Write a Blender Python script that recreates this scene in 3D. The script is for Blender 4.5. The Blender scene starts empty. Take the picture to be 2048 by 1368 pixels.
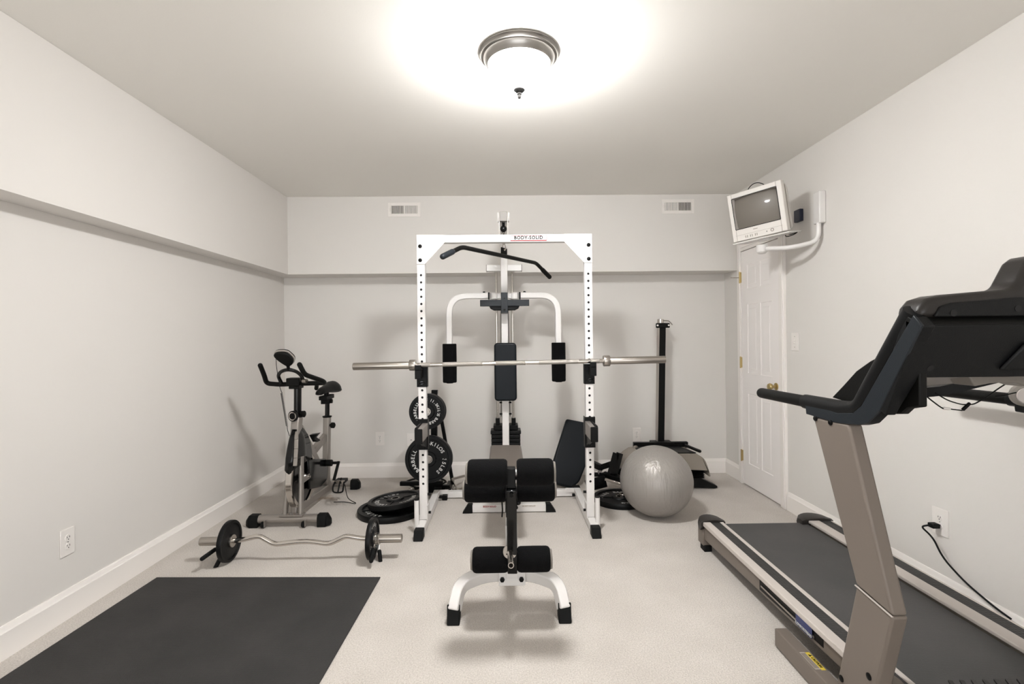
import bpy, bmesh, math, random
from math import sin, cos, pi, radians, sqrt
from mathutils import Vector as V, Matrix, Euler
random.seed(7)

# ------------------------------------------------------------------ camera, world, light, exposure
SC = bpy.context.scene
COL = SC.collection
CAM_H, FPX, YAW, ROLL, SHIFT = 1.285, 1000.0, 0.013, 0.0107, -6.0
r0 = V((cos(YAW), -sin(YAW), 0)); FW = V((sin(YAW), cos(YAW), 0)); u0 = V((0, 0, 1))
RT = r0*cos(ROLL) - u0*sin(ROLL); UP = u0*cos(ROLL) + r0*sin(ROLL)
CP = V((0, 0, CAM_H))
cam = bpy.data.cameras.new('camera'); camo = bpy.data.objects.new('camera', cam); COL.objects.link(camo)
cam.sensor_width = 36.0; cam.lens = FPX*36.0/2048; cam.shift_y = SHIFT/2048; cam.clip_start = .02
camo.matrix_world = Matrix(((RT.x, UP.x, -FW.x, CP.x), (RT.y, UP.y, -FW.y, CP.y), (RT.z, UP.z, -FW.z, CP.z), (0, 0, 0, 1)))
SC.camera = camo
SC.view_settings.view_transform = 'Standard'; SC.view_settings.look = 'None'
SC.view_settings.gamma = 1; SC.view_settings.use_curve_mapping = False
SC.view_settings.exposure = 0.58
W = bpy.data.worlds.new('world'); SC.world = W; W.use_nodes = True
W.node_tree.nodes['Background'].inputs[0].default_value = (.98, .99, 1, 1)
W.node_tree.nodes['Background'].inputs[1].default_value = .6
LAMP = 130.0          # emission of the glass bowl of the ceiling lamp
def area(name, loc, rot, sx, sy, power, col):
    l = bpy.data.lights.new(name, 'AREA'); l.shape = 'RECTANGLE'; l.size = sx; l.size_y = sy; l.energy = power; l.color = col
    o = bpy.data.objects.new(name, l); COL.objects.link(o); o.location = loc; o.rotation_euler = rot
    return o
# added fill light, set in the unseen wall gap behind the camera
area('fill_light', (-.2, -1.95, 1.15), (radians(90), 0, 0), 3.2, 2.0, 42, (.98, .99, 1))

# measured rays of the photograph, used to find a real point at a known depth / height / side distance
def ray(px, py): return FW + RT*((px-1024)/FPX) + UP*((684+SHIFT-py)/FPX)
def Y(px, py, y): d = ray(px, py); return CP + d*(y/d.y)
def Z(px, py, z=0.): d = ray(px, py); return CP + d*((z-CAM_H)/d.z)
def X(px, py, x): d = ray(px, py); return CP + d*(x/d.x)

# ------------------------------------------------------------------ materials
def srgb(h):
    if isinstance(h, str):
        h = tuple(int(h[i:i+2], 16) for i in (0, 2, 4))
    return tuple(((c/255)/12.92 if c/255 <= .04045 else ((c/255+.055)/1.055)**2.4) for c in h)
def mat(name, col, rough=.5, metal=0., bump=0., bscale=200., var=0., vscale=3., emit=0., spec=.5, detail=3., coat=0., aniso=None):
    m = bpy.data.materials.new(name); m.use_nodes = True
    nt = m.node_tree; b = nt.nodes['Principled BSDF']
    c = srgb(col); b.inputs['Base Color'].default_value = (*c, 1)
    b.inputs['Roughness'].default_value = rough; b.inputs['Metallic'].default_value = metal
    b.inputs['Specular IOR Level'].default_value = spec
    if coat: b.inputs['Coat Weight'].default_value = coat; b.inputs['Coat Roughness'].default_value = .08
    if emit:
        b.inputs['Emission Color'].default_value = (*c, 1); b.inputs['Emission Strength'].default_value = emit
    tc = nt.nodes.new('ShaderNodeTexCoord')
    if bump:
        n = nt.nodes.new('ShaderNodeTexNoise'); n.inputs['Scale'].default_value = bscale; n.inputs['Detail'].default_value = detail
        nt.links.new(tc.outputs['Object'], n.inputs['Vector'])
        bp = nt.nodes.new('ShaderNodeBump'); bp.inputs['Strength'].default_value = bump; bp.inputs['Distance'].default_value = .004
        nt.links.new(n.outputs[0], bp.inputs['Height']); nt.links.new(bp.outputs[0], b.inputs['Normal'])
    if var:
        n2 = nt.nodes.new('ShaderNodeTexNoise'); n2.inputs['Scale'].default_value = vscale; n2.inputs['Detail'].default_value = 4
        nt.links.new(tc.outputs['Object'], n2.inputs['Vector'])
        mx = nt.nodes.new('ShaderNodeMix'); mx.data_type = 'RGBA'
        mx.inputs[6].default_value = (*[x*(1-var) for x in c], 1); mx.inputs[7].default_value = (*[min(1, x*(1+var)) for x in c], 1)
        nt.links.new(n2.outputs[0], mx.inputs[0]); nt.links.new(mx.outputs[2], b.inputs['Base Color'])
    return m
M = {}
M['wall'] = mat('wall_paint', (223, 219, 214), .75, bump=.06, bscale=90, var=.012, vscale=2)
M['ceil'] = mat('ceiling_paint', (240, 237, 231), .85, bump=.05, bscale=120)
M['trim'] = mat('trim_paint', (243, 238, 233), .38, bump=.02, bscale=30)
M['door'] = mat('door_paint', (246, 241, 238), .42, bump=.03, bscale=60)
M['white'] = mat('white_powder_coat', (222, 219, 216), .35, var=.03, vscale=8)
M['black'] = mat('black_powder_coat', (9, 9, 9), .42, spec=.16)
M['blackgloss'] = mat('gloss_black', (8, 9, 10), .16, coat=.12, spec=.3)
M['blackmat'] = mat('black_plastic', (13, 13, 12), .5, spec=.16, bump=.1, bscale=300)
M['rubber'] = mat('black_rubber', (13, 14, 14), .6, spec=.16, bump=.15, bscale=400)
M['iron'] = mat('black_iron', (11, 12, 13), .42, spec=.2, bump=.12, bscale=160)
M['paint'] = mat('silver_lettering', (205, 205, 202), .4, metal=.3)
M['foam'] = mat('black_foam', (8, 8, 9), .95, spec=.15, bump=1.0, bscale=260, var=.4, vscale=240)
M['vinyl'] = mat('slate_vinyl', (15, 20, 25), .42, spec=.2, bump=.12, bscale=350)
M['taupe'] = mat('taupe_vinyl', (92, 83, 76), .42, bump=.1, bscale=350)
M['chrome'] = mat('chrome', (205, 200, 194), .14, metal=1.)
M['steel'] = mat('brushed_steel', (176, 170, 163), .3, metal=1.)
M['nickel'] = mat('satin_nickel', (150, 147, 143), .32, metal=1.)
M['pewter'] = mat('dark_pewter', (30, 29, 28), .9, spec=.02)
M['brass'] = mat('brass', (190, 170, 120), .3, metal=1.)
M['silver'] = mat('silver_paint', (150, 144, 138), .38, metal=.55)
M['grey'] = mat('grey_plastic', (120, 114, 107), .45)
M['tgrey'] = mat('taupe_grey_paint', (112, 103, 95), .42, spec=.3, bump=.04, bscale=300)
M['rail'] = mat('light_grey_plastic', (190, 182, 175), .45)
M['dark'] = mat('charcoal_plastic', (14, 15, 16), .45, spec=.2, bump=.12, bscale=350)
M['slateband'] = mat('slate_plastic', (27, 32, 37), .4, spec=.3, bump=.1, bscale=350)
M['tpush'] = mat('graphite_plastic', (38, 35, 33), .35, spec=.3, bump=.1, bscale=350)
M['plate'] = mat('white_plastic', (236, 231, 226), .35)
M['slot'] = mat('slot_dark', (60, 56, 52), .6)
M['slot2'] = mat('vent_dark', (118, 112, 103), .6)
M['tv'] = mat('silver_white_plastic', (222, 217, 211), .38)
M['tvgrey'] = mat('tv_grey_plastic', (150, 142, 132), .5)
M['screen'] = mat('grey_screen_glass', (118, 112, 104), .4, spec=.3, coat=.5)
M['blue'] = mat('dark_blue_plastic', (20, 26, 48), .4)
M['ballm'] = mat('silver_vinyl_ball', (146, 141, 136), .34, metal=.25)
M['red'] = mat('red_ink', (150, 16, 18), .6, spec=.1)
M['ink'] = mat('black_ink', (20, 18, 18), .6, spec=.1)
M['yellow'] = mat('yellow_sticker', (205, 180, 60), .5)
M['bluetag'] = mat('blue_latch', (44, 52, 96), .45)
M['cream'] = mat('cream_sticker', (170, 160, 150), .5)
M['glow'] = mat('lit_glass', (254, 254, 254), .3, emit=LAMP)
def lit_glass(m):
    # emission cut towards the rim to weaken the bright pool on the ceiling
    nt = m.node_tree; b = nt.nodes['Principled BSDF']; N = nt.nodes.new; L = nt.links.new
    tc = N('ShaderNodeTexCoord'); sp = N('ShaderNodeSeparateXYZ'); L(tc.outputs['Object'], sp.inputs[0])
    mr = N('ShaderNodeMapRange'); mr.inputs[1].default_value = -.046; mr.inputs[2].default_value = -.150
    mr.inputs[3].default_value = LAMP*.05; mr.inputs[4].default_value = LAMP*1.85; L(sp.outputs[2], mr.inputs[0]); L(mr.outputs[0], b.inputs['Emission Strength'])
lit_glass(M['glow'])
M['hole'] = mat('hole_dark', (14, 14, 14), .8)

def carpet():
    m = bpy.data.materials.new('carpet'); m.use_nodes = True; nt = m.node_tree; b = nt.nodes['Principled BSDF']
    N = nt.nodes.new; L = nt.links.new
    tc = N('ShaderNodeTexCoord')
    n1 = N('ShaderNodeTexNoise'); n1.inputs['Scale'].default_value = 170; n1.inputs['Detail'].default_value = 4; L(tc.outputs['Object'], n1.inputs['Vector'])
    n2 = N('ShaderNodeTexNoise'); n2.inputs['Scale'].default_value = 3.2; n2.inputs['Detail'].default_value = 5; L(tc.outputs['Object'], n2.inputs['Vector'])
    r1 = N('ShaderNodeValToRGB'); r1.color_ramp.elements[0].position = .3; r1.color_ramp.elements[1].position = .7
    r1.color_ramp.elements[0].color = (*srgb((184, 177, 169)), 1); r1.color_ramp.elements[1].color = (*srgb((217, 210, 203)), 1)
    L(n1.outputs[0], r1.inputs[0])
    mx = N('ShaderNodeMix'); mx.data_type = 'RGBA'; mx.blend_type = 'MULTIPLY'; mx.inputs[0].default_value = .55
    r2 = N('ShaderNodeValToRGB'); r2.color_ramp.elements[0].position = .35; r2.color_ramp.elements[1].position = .7
    r2.color_ramp.elements[0].color = (.80, .79, .775, 1); r2.color_ramp.elements[1].color = (1, 1, 1, 1); L(n2.outputs[0], r2.inputs[0])
    L(r1.outputs[0], mx.inputs[6]); L(r2.outputs[0], mx.inputs[7])
    # a brown stain on the carpet beside the bike
    gm = N('ShaderNodeVectorMath'); gm.operation = 'DISTANCE'
    n3 = N('ShaderNodeTexNoise'); n3.inputs['Scale'].default_value = 16; L(tc.outputs['Object'], n3.inputs['Vector'])
    sp = Z(655, 996); gm.inputs[1].default_value = (sp.x, sp.y, 0)
    L(tc.outputs['Object'], gm.inputs[0])
    ad = N('ShaderNodeMath'); ad.operation = 'MULTIPLY_ADD'; L(n3.outputs[0], ad.inputs[0]); ad.inputs[1].default_value = .26; L(gm.outputs['Value'], ad.inputs[2])
    r3 = N('ShaderNodeValToRGB'); r3.color_ramp.elements[0].position = .145; r3.color_ramp.elements[1].position = .20
    r3.color_ramp.elements[0].color = (.70, .58, .47, 1); r3.color_ramp.elements[1].color = (1, 1, 1, 1); L(ad.outputs[0], r3.inputs[0])
    m2 = N('ShaderNodeMix'); m2.data_type = 'RGBA'; m2.blend_type = 'MULTIPLY'; m2.inputs[0].default_value = .8
    L(mx.outputs[2], m2.inputs[6]); L(r3.outputs[0], m2.inputs[7]); L(m2.outputs[2], b.inputs['Base Color'])
    b.inputs['Roughness'].default_value = .95; b.inputs['Specular IOR Level'].default_value = .1
    b.inputs['Sheen Weight'].default_value = .2
    bp = N('ShaderNodeBump'); bp.inputs['Strength'].default_value = .7; bp.inputs['Distance'].default_value = .006
    L(n1.outputs[0], bp.inputs['Height']); L(bp.outputs[0], b.inputs['Normal'])
    return m
M['carpet'] = carpet()
def ribbed(name, c, scale, strength, rough=.6, var=.0, axis='Y', mixc=None):
    m = mat(name, c, rough); nt = m.node_tree; b = nt.nodes['Principled BSDF']; N = nt.nodes.new; L = nt.links.new
    tc = N('ShaderNodeTexCoord')
    v = N('ShaderNodeTexVoronoi'); v.inputs['Scale'].default_value = scale; L(tc.outputs['Object'], v.inputs['Vector']); v.inputs['Randomness'].default_value = .25
    bp = N('ShaderNodeBump'); bp.inputs['Strength'].default_value = strength; bp.inputs['Distance'].default_value = .003
    L(v.outputs[0], bp.inputs['Height']); L(bp.outputs[0], b.inputs['Normal'])
    if mixc:
        n = N('ShaderNodeTexNoise'); n.inputs['Scale'].default_value = 4; n.inputs['Detail'].default_value = 6; L(tc.outputs['Object'], n.inputs['Vector'])
        r = N('ShaderNodeValToRGB'); r.color_ramp.elements[0].position = .35; r.color_ramp.elements[1].position = .72
        r.color_ramp.elements[0].color = (*srgb(c), 1); r.color_ramp.elements[1].color = (*srgb(mixc), 1); L(n.outputs[0], r.inputs[0]); L(r.outputs[0], b.inputs['Base Color'])
    return m
M['mat'] = ribbed('ribbed_mat_rubber', (40, 39, 38), 160, .8, .8, mixc=(50, 48, 47))
M['belt'] = ribbed('belt_weave', (62, 62, 61), 220, .5, .62, mixc=(72, 70, 69))
M['tread'] = ribbed('textured_tread', (40, 39, 38), 70, .9, .55)
def plug_lines(name, c, lines, scale):
    m = mat(name, c, .40, metal=.25); nt = m.node_tree; b = nt.nodes['Principled BSDF']; N = nt.nodes.new; L = nt.links.new
    tc = N('ShaderNodeTexCoord'); mp = N('ShaderNodeMapping'); mp.inputs['Scale'].default_value = (1, 1, .06); L(tc.outputs['Object'], mp.inputs[0])
    n = N('ShaderNodeTexNoise'); n.inputs['Scale'].default_value = scale; L(mp.outputs[0], n.inputs['Vector'])
    bp = N('ShaderNodeBump'); bp.inputs['Strength'].default_value = .8; bp.inputs['Distance'].default_value = .006
    L(n.outputs[0], bp.inputs['Height']); L(bp.outputs[0], b.inputs['Normal']); return m
M['ballm'] = plug_lines('silver_vinyl_ball', (150, 145, 140), 0, 55)

# ------------------------------------------------------------------ mesh builder
def frame_for(d, ref=None):
    d = d.normalized(); ref = ref or V((0, 0, 1))
    if abs(d.dot(ref)) > .98: ref = V((0, 1, 0)) if abs(d.y) < .9 else V((1, 0, 0))
    a = d.cross(ref).normalized(); b = a.cross(d).normalized()
    return a, b
def fillet(pts, r, n=6):
    pts = [V(p) for p in pts]; out = [pts[0]]
    for i in range(1, len(pts)-1):
        a, p, c = pts[i-1], pts[i], pts[i+1]
        d1 = (a-p); d2 = (c-p); rr = min(r, d1.length*.48, d2.length*.48)
        s = p + d1.normalized()*rr; e = p + d2.normalized()*rr
        for k in range(n+1):
            t = k/n; out.append(s*(1-t)**2 + p*2*t*(1-t) + e*t*t)
    out.append(pts[-1]); return out
class MB:
    def __init__(s): s.bm = bmesh.new()
    def box(s, c, size, R=None):
        R = R or Matrix.Identity(3); c = V(c); vs = []
        for x in (-.5, .5):
            for y in (-.5, .5):
                for z in (-.5, .5): vs.append(s.bm.verts.new(c + R @ V((x*size[0], y*size[1], z*size[2]))))
        for f in ((0, 1, 3, 2), (4, 6, 7, 5), (0, 4, 5, 1), (2, 3, 7, 6), (0, 2, 6, 4), (1, 5, 7, 3)):
            s.bm.faces.new([vs[i] for i in f])
        return s
    def mm(s, a, b):
        return s.box([(a[i]+b[i])/2 for i in range(3)], [abs(b[i]-a[i]) for i in range(3)])
    def sweep(s, pts, sec, ref=None, closed=False, cap=True):
        """sec: list of (a,b) offsets; swept along pts with a propagated frame"""
        pts = [V(p) for p in pts]; n = len(pts); rings = []
        def tan(i):
            if closed: return (pts[(i+1) % n]-pts[i-1]).normalized()
            if i == 0: return (pts[1]-pts[0]).normalized()
            if i == n-1: return (pts[-1]-pts[-2]).normalized()
            return ((pts[i+1]-pts[i]).normalized()+(pts[i]-pts[i-1]).normalized()).normalized()
        a = b = None
        for i in range(n):
            d = tan(i)
            if a is None or ref is not None: a, b = frame_for(d, V(ref) if ref else None)
            else:
                a = (a - d*a.dot(d)).normalized(); b = a.cross(d).normalized()
            sc_ = 1.
            if 0 < i < n-1 or closed:
                d1 = (pts[i]-pts[i-1]).normalized(); cs = max(.5, d.dot(d1)); sc_ = 1/cs
            rad = sec(i/(n-1)) if callable(sec) else sec
            rings.append([s.bm.verts.new(pts[i] + a*u*(sc_ if len(rad) == 4 else 1) + b*v*(sc_ if len(rad) == 4 and False else 1)) for u, v in rad])
        m = len(rings[0])
        rng = n if closed else n-1
        for i in range(rng):
            A, B = rings[i], rings[(i+1) % n]
            for k in range(m): s.bm.faces.new((A[k], A[(k+1) % m], B[(k+1) % m], B[k]))
        if cap and not closed:
            s.bm.faces.new(rings[0][::-1]); s.bm.faces.new(rings[-1])
        return s
    def tube(s, pts, r, seg=14, closed=False):
        f = (lambda t: [(r(t)*cos(2*pi*k/seg), r(t)*sin(2*pi*k/seg)) for k in range(seg)]) if callable(r) else \
            [(r*cos(2*pi*k/seg), r*sin(2*pi*k/seg)) for k in range(seg)]
        return s.sweep(pts, f, closed=closed)
    def rtube(s, pts, r, seg=14):
        """tube with rounded ends"""
        pts = [V(p) for p in pts]; d0 = (pts[0]-pts[1]).normalized(); d1 = (pts[-1]-pts[-2]).normalized()
        P = []; Rr = []
        for k in range(5):
            t = pi/2*k/5; P.append(pts[0]+d0*r*(cos(t)-1)*1.0 ); Rr.append(max(.08, sin(t))*r)
        for p in pts[1:-1]: P.append(p); Rr.append(r)
        P.insert(5, pts[0]-d0*r*1.02); Rr.insert(5, r)
        P.append(pts[-1]-d1*r*1.02); Rr.append(r)
        for k in range(4, -1, -1):
            t = pi/2*k/5; P.append(pts[-1]+d1*r*(cos(t)-1)); Rr.append(max(.08, sin(t))*r)
        n = len(P)
        return s.tube(P, lambda t: Rr[min(n-1, int(round(t*(n-1))))], seg)
    def bar(s, p, q, w, h, ref=None):
        """rectangular bar from p to q, w across (horizontal), h along the reference"""
        return s.sweep([p, q], [(-w/2, -h/2), (w/2, -h/2), (w/2, h/2), (-w/2, h/2)], ref)
    def sq(s, pts, w, h, ref=None):
        return s.sweep(pts, [(-w/2, -h/2), (w/2, -h/2), (w/2, h/2), (-w/2, h/2)], ref)
    def cyl(s, p, q, r, seg=24): return s.tube([p, q], r, seg)
    def lathe(s, prof, o=(0, 0, 0), axis=(0, 0, 1), seg=40, closed=False):
        o = V(o); ax = V(axis).normalized(); a, b = frame_for(ax); rings = []
        for r, z in prof:
            if r < 1e-6: rings.append([s.bm.verts.new(o+ax*z)])
            else: rings.append([s.bm.verts.new(o+ax*z+(a*cos(2*pi*k/seg)+b*sin(2*pi*k/seg))*r) for k in range(seg)])
        n = len(rings)
        for i in range(n if closed else n-1):
            A, B = rings[i], rings[(i+1) % n]
            for k in range(seg):
                k2 = (k+1) % seg
                if len(A) == 1 and len(B) == 1: continue
                if len(A) == 1: s.bm.faces.new((A[0], B[k], B[k2]))
                elif len(B) == 1: s.bm.faces.new((A[k], B[0], A[k2]))
                else: s.bm.faces.new((A[k], B[k], B[k2], A[k2]))
        return s
    def prism(s, poly, ext):
        poly = [V(p) for p in poly]; e = V(ext)
        A = [s.bm.verts.new(p) for p in poly]; B = [s.bm.verts.new(p+e) for p in poly]; n = len(A)
        s.bm.faces.new(A[::-1]); s.bm.faces.new(B)
        for i in range(n): s.bm.faces.new((A[i], A[(i+1) % n], B[(i+1) % n], B[i]))
        return s
    def sphere(s, c, r, sx=1, sy=1, sz=1, seg=24):
        return s.lathe([(r*sin(pi*k/(seg//2))*1.0 if 0 < k < seg//2 else 0, -r*cos(pi*k/(seg//2))*sz) for k in range(seg//2+1)], c, seg=seg) if sx == sy == 1 else s._ell(c, r, sx, sy, sz, seg)
    def _ell(s, c, r, sx, sy, sz, seg):
        n0 = len(s.bm.verts); s.lathe([(r*sin(pi*k/(seg//2)) if 0 < k < seg//2 else 0, -r*cos(pi*k/(seg//2))) for k in range(seg//2+1)], (0, 0, 0), seg=seg)
        s.bm.verts.ensure_lookup_table()
        for v in s.bm.verts[n0:]: v.co = V((v.co.x*sx, v.co.y*sy, v.co.z*sz))+V(c)
        return s
    def build(s, name, m, parent=None, bevel=0., seg=2, ang=35, label=None, kind=None):
        bm = s.bm
        bmesh.ops.recalc_face_normals(bm, faces=bm.faces[:])
        org = V((0, 0, 0))
        if parent is not None: org = V(parent.get('_o', (0, 0, 0)))
        for v in bm.verts: v.co -= org
        for f in bm.faces: f.smooth = True
        for e in bm.edges:
            if len(e.link_faces) == 2:
                if e.calc_face_angle(0) > radians(ang): e.smooth = False
        me = bpy.data.meshes.new(name); bm.to_mesh(me); bm.free()
        me.materials.append(M[m] if isinstance(m, str) else m)
        o = bpy.data.objects.new(name, me); COL.objects.link(o)
        if parent is not None:
            o.parent = parent; o['_o'] = tuple(org)
        if bevel:
            b = o.modifiers.new('bevel', 'BEVEL'); b.width = bevel; b.segments = seg; b.limit_method = 'ANGLE'; b.angle_limit = radians(40); b.harden_normals = False
        if label: o['label'] = label
        if kind: o['kind'] = kind
        return o
def struct(name, mb, m, parent=None, **k):
    o = mb.build(name, m, parent, **k)
    if parent is None: o['kind'] = 'structure'
    return o
def thing(name, loc, label, cat, group=None):
    o = bpy.data.objects.new(name, None); COL.objects.link(o); o.location = loc; o['_o'] = tuple(loc); o.empty_display_size = .1
    o['label'] = label; o['category'] = cat
    if group: o['group'] = group
    return o
def tag(o, label, cat, group=None):
    o['label'] = label; o['category'] = cat
    if group: o['group'] = group
    return o
def copy_thing(root, label=None, group=None):
    r = root.copy(); COL.objects.link(r)
    if label: r['label'] = label
    if group: r['group'] = group
    for ch in list(root.children):
        c = ch.copy(); COL.objects.link(c); c.parent = r
        for g in list(ch.children):
            d = g.copy(); COL.objects.link(d); d.parent = c
    return r
def text_mesh(txt, size, depth=.0008, spacing=1.0, bold=.018):
    cu = bpy.data.curves.new('t', 'FONT'); cu.body = txt; cu.size = size; cu.extrude = depth; cu.align_x = 'CENTER'; cu.align_y = 'CENTER'; cu.space_character = spacing
    cu.resolution_u = 3; cu.offset = size*bold
    ob = bpy.data.objects.new('t', cu); COL.objects.link(ob); dg = bpy.context.evaluated_depsgraph_get()
    me = bpy.data.meshes.new_from_object(ob.evaluated_get(dg)); bpy.data.objects.remove(ob); return me
def lettering(items, name, m, parent, bold=.018, spacing=1.):
    """items: (text,size,Matrix4 world)"""
    mb = MB()
    for txt, size, mx in items:
        me = text_mesh(txt, size, bold=bold, spacing=spacing); me.transform(mx); mb.bm.from_mesh(me); bpy.data.meshes.remove(me)
    o = mb.build(name, m, parent); return o
def mx_from(o, ax, ay):
    ax = V(ax).normalized(); ay = V(ay); ay = (ay-ax*ay.dot(ax)).normalized(); az = ax.cross(ay)
    m = Matrix.Identity(4)
    for i in range(3): m[i][0] = ax[i]; m[i][1] = ay[i]; m[i][2] = az[i]; m[i][3] = o[i]
    return m

# ------------------------------------------------------------------ room shell
XL, XR, XS, YB, YS, ZC, ZS, YN = -2.07, 2.08, -1.92, 4.71, 4.454, 2.565, 1.878, -2.0
struct('floor', MB().mm((XL-.1, YN-.1, -.08), (XR+.1, YB+.1, 0)), 'carpet')
struct('ceiling', MB().mm((XL-.1, YN-.1, ZC), (XR+.1, YB+.1, ZC+.1)), 'ceil')
struct('wall_left', MB().mm((XL-.1, YN-.1, 0), (XL, YB+.1, ZC)), 'wall')
struct('wall_right', MB().mm((XR, YN-.1, 0), (XR+.1, YB+.1, ZC)), 'wall')
struct('wall_back', MB().mm((XL, YB, 0), (XR, YB+.1, ZC)), 'wall')
nb = MB(); nb.mm((XL, YN-.1, 0), (-1.8, YN, ZC)); nb.mm((1.4, YN-.1, 0), (XR, YN, ZC)); nb.mm((-1.8, YN-.1, 2.15), (1.4, YN, ZC))  # unseen wall; its wide gap is added to let fill light in
struct('wall_near', nb, 'wall')
sb = MB()
sb.prism([(XL+.001, YN, ZS), (XS, YN, ZS), (XS, YS, ZS), (XR-.001, YS, ZS), (XR-.001, YB-.001, ZS), (XL+.001, YB-.001, ZS)], (0, 0, ZC-ZS-.001))
struct('trim_1', sb, 'wall', label='painted bulkhead running along the left and back walls')
def baseboard(name, p, q, inward, h=.135, t=.016):
    p = V(p); q = V(q); i = V(inward)
    prof = [(0, 0), (t, 0), (t, h*.80), (t*.72, h*.84), (t*.6, h*.93), (t*.3, h), (0, h)]
    mb = MB(); A = [mb.bm.verts.new(p+i*a+V((0, 0, b))) for a, b in prof]; B = [mb.bm.verts.new(q+i*a+V((0, 0, b))) for a, b in prof]
    n = len(prof)
    for k in range(n): mb.bm.faces.new((A[k], A[(k+1) % n], B[(k+1) % n], B[k]))
    mb.bm.faces.new(A); mb.bm.faces.new(B[::-1])
    return struct(name, mb, 'trim')
baseboard('baseboard_left', (XL, YN, 0), (XL, YB, 0), (1, 0, 0))
baseboard('baseboard_back', (XL, YB, 0), (XR, YB, 0), (0, -1, 0))
baseboard('baseboard_right', (XR, YN, 0), (XR, 3.665, 0), (-1, 0, 0))
baseboard('baseboard_right', (XR, 4.41, 0), (XR, YB, 0), (-1, 0, 0))

# ------------------------------------------------------------------ door (right wall), leaf y 3.745..4.335
D0, D1, DH = 3.745, 4.335, 2.02
dr = MB()
xf = XR-.012         # face of the stiles
dr.mm((xf, D0, .012), (XR-.0005, D1, DH))
door = struct('door_1', dr, 'door')
door['label'] = 'white six panel door in the right wall'
def panel(y0, y1, z0, z1):
    mb = MB(); b = .022
    # raised panel: sunk moulding ring and a raised field
    out = [(y0, z0), (y1, z0), (y1, z1), (y0, z1)]
    def ring(d, x): return [mb.bm.verts.new((x, a+(d if a == y0 else -d), c+(d if c == z0 else -d))) for a, c in out]
    rs = [ring(-.002, xf-.0003), ring(-.001, xf-.004), ring(.012, xf+.0035), ring(.018, xf+.0035), ring(.036, xf-.004)]
    for A, B in zip(rs, rs[1:]):
        for k in range(4): mb.bm.faces.new((A[k], A[(k+1) % 4], B[(k+1) % 4], B[k]))
    mb.bm.faces.new(rs[-1])
    return mb
# cut the leaf front so that the sunk ring shows: leaf face made of stiles and rails
cols = [(D0+.10, D0+.275), (D1-.275, D1-.10)]
rows = [(.20, .80), (.97, 1.56), (1.69, 1.90)]
face = MB()
xs_ = xf-.0042
def slab(y0, y1, z0, z1): face.mm((xs_, y0, z0), (xf+.0002, y1, z1))
ys = [D0, cols[0][0], cols[0][1], cols[1][0], cols[1][1], D1]
for a, b in ((ys[0], ys[1]), (ys[2], ys[3]), (ys[4], ys[5])): slab(a, b, .012, DH)
zs = [.012, rows[0][0], rows[0][1], rows[1][0], rows[1][1], rows[2][0], rows[2][1], DH]
for a, b in ((0, 1), (2, 3), (4, 5), (6, 7)):
    for c in cols: slab(c[0], c[1], zs[a], zs[b])
face.build('stiles_and_rails', 'door', door)
for c in cols:
    for r_ in rows:
        mb = MB(); y0, y1 = c; z0, z1 = r_
        def ring(d, x): return [mb.bm.verts.new((x, yy, zz)) for yy, zz in ((y0+d, z0+d), (y1-d, z0+d), (y1-d, z1-d), (y0+d, z1-d))]
        rs = [ring(0, xs_), ring(.014, xs_+.011), ring(.022, xs_+.011), ring(.042, xs_+.002)]
        for A, B in zip(rs, rs[1:]):
            for k in range(4): mb.bm.faces.new((A[k], A[(k+1) % 4], B[(k+1) % 4], B[k]))
        mb.bm.faces.new(rs[-1]); mb.build('panel', 'door', door, ang=12)
for hz in (.25, 1.06, 1.80):
    h = MB(); h.mm((XR-.028, D1+.001, hz-.045), (XR-.016, D1+.014, hz+.045)); h.cyl((XR-.030, D1+.006, hz-.05), (XR-.030, D1+.006, hz+.05), .006, 12)
    h.build('hinge', 'brass', door)
h = MB(); h.tube([(XR-.034, D1+.01, 1.80), (XR-.075, D1+.05, 1.805)], .004, 8); h.sphere((XR-.08, D1+.054, 1.806), .007, seg=10); h.build('door_stop', 'chrome', door)
kn = MB(); kn.lathe([(0, 0), (.028, 0), (.028, .006), (.011, .010), (.010, .03), (.022, .036), (.027, .05), (.022, .062), (0, .066)], (xs_, D0+.045, .90), (-1, 0, 0), 24)
kn.build('door_handle', 'brass', door)
cs = MB()
def casing(y0, y1, z0, z1):
    cs.mm((XR-.022, y0, z0), (XR-.0005, y1, z1))
    if y1-y0 < .2: cs.mm((XR-.029, y0+.012, z0), (XR-.0215, y1-.026, z1))
    else: cs.mm((XR-.029, y0+.012, z0+.026), (XR-.0215, y1-.012, z1-.012))
casing(D0-.075, D0-.004, 0, DH+.075); casing(D1+.004, D1+.075, 0, DH+.075); casing(D0-.004, D1+.004, DH+.006, DH+.075)
struct('trim_2', cs, 'trim', bevel=.002, label='white casing around the door')

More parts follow.
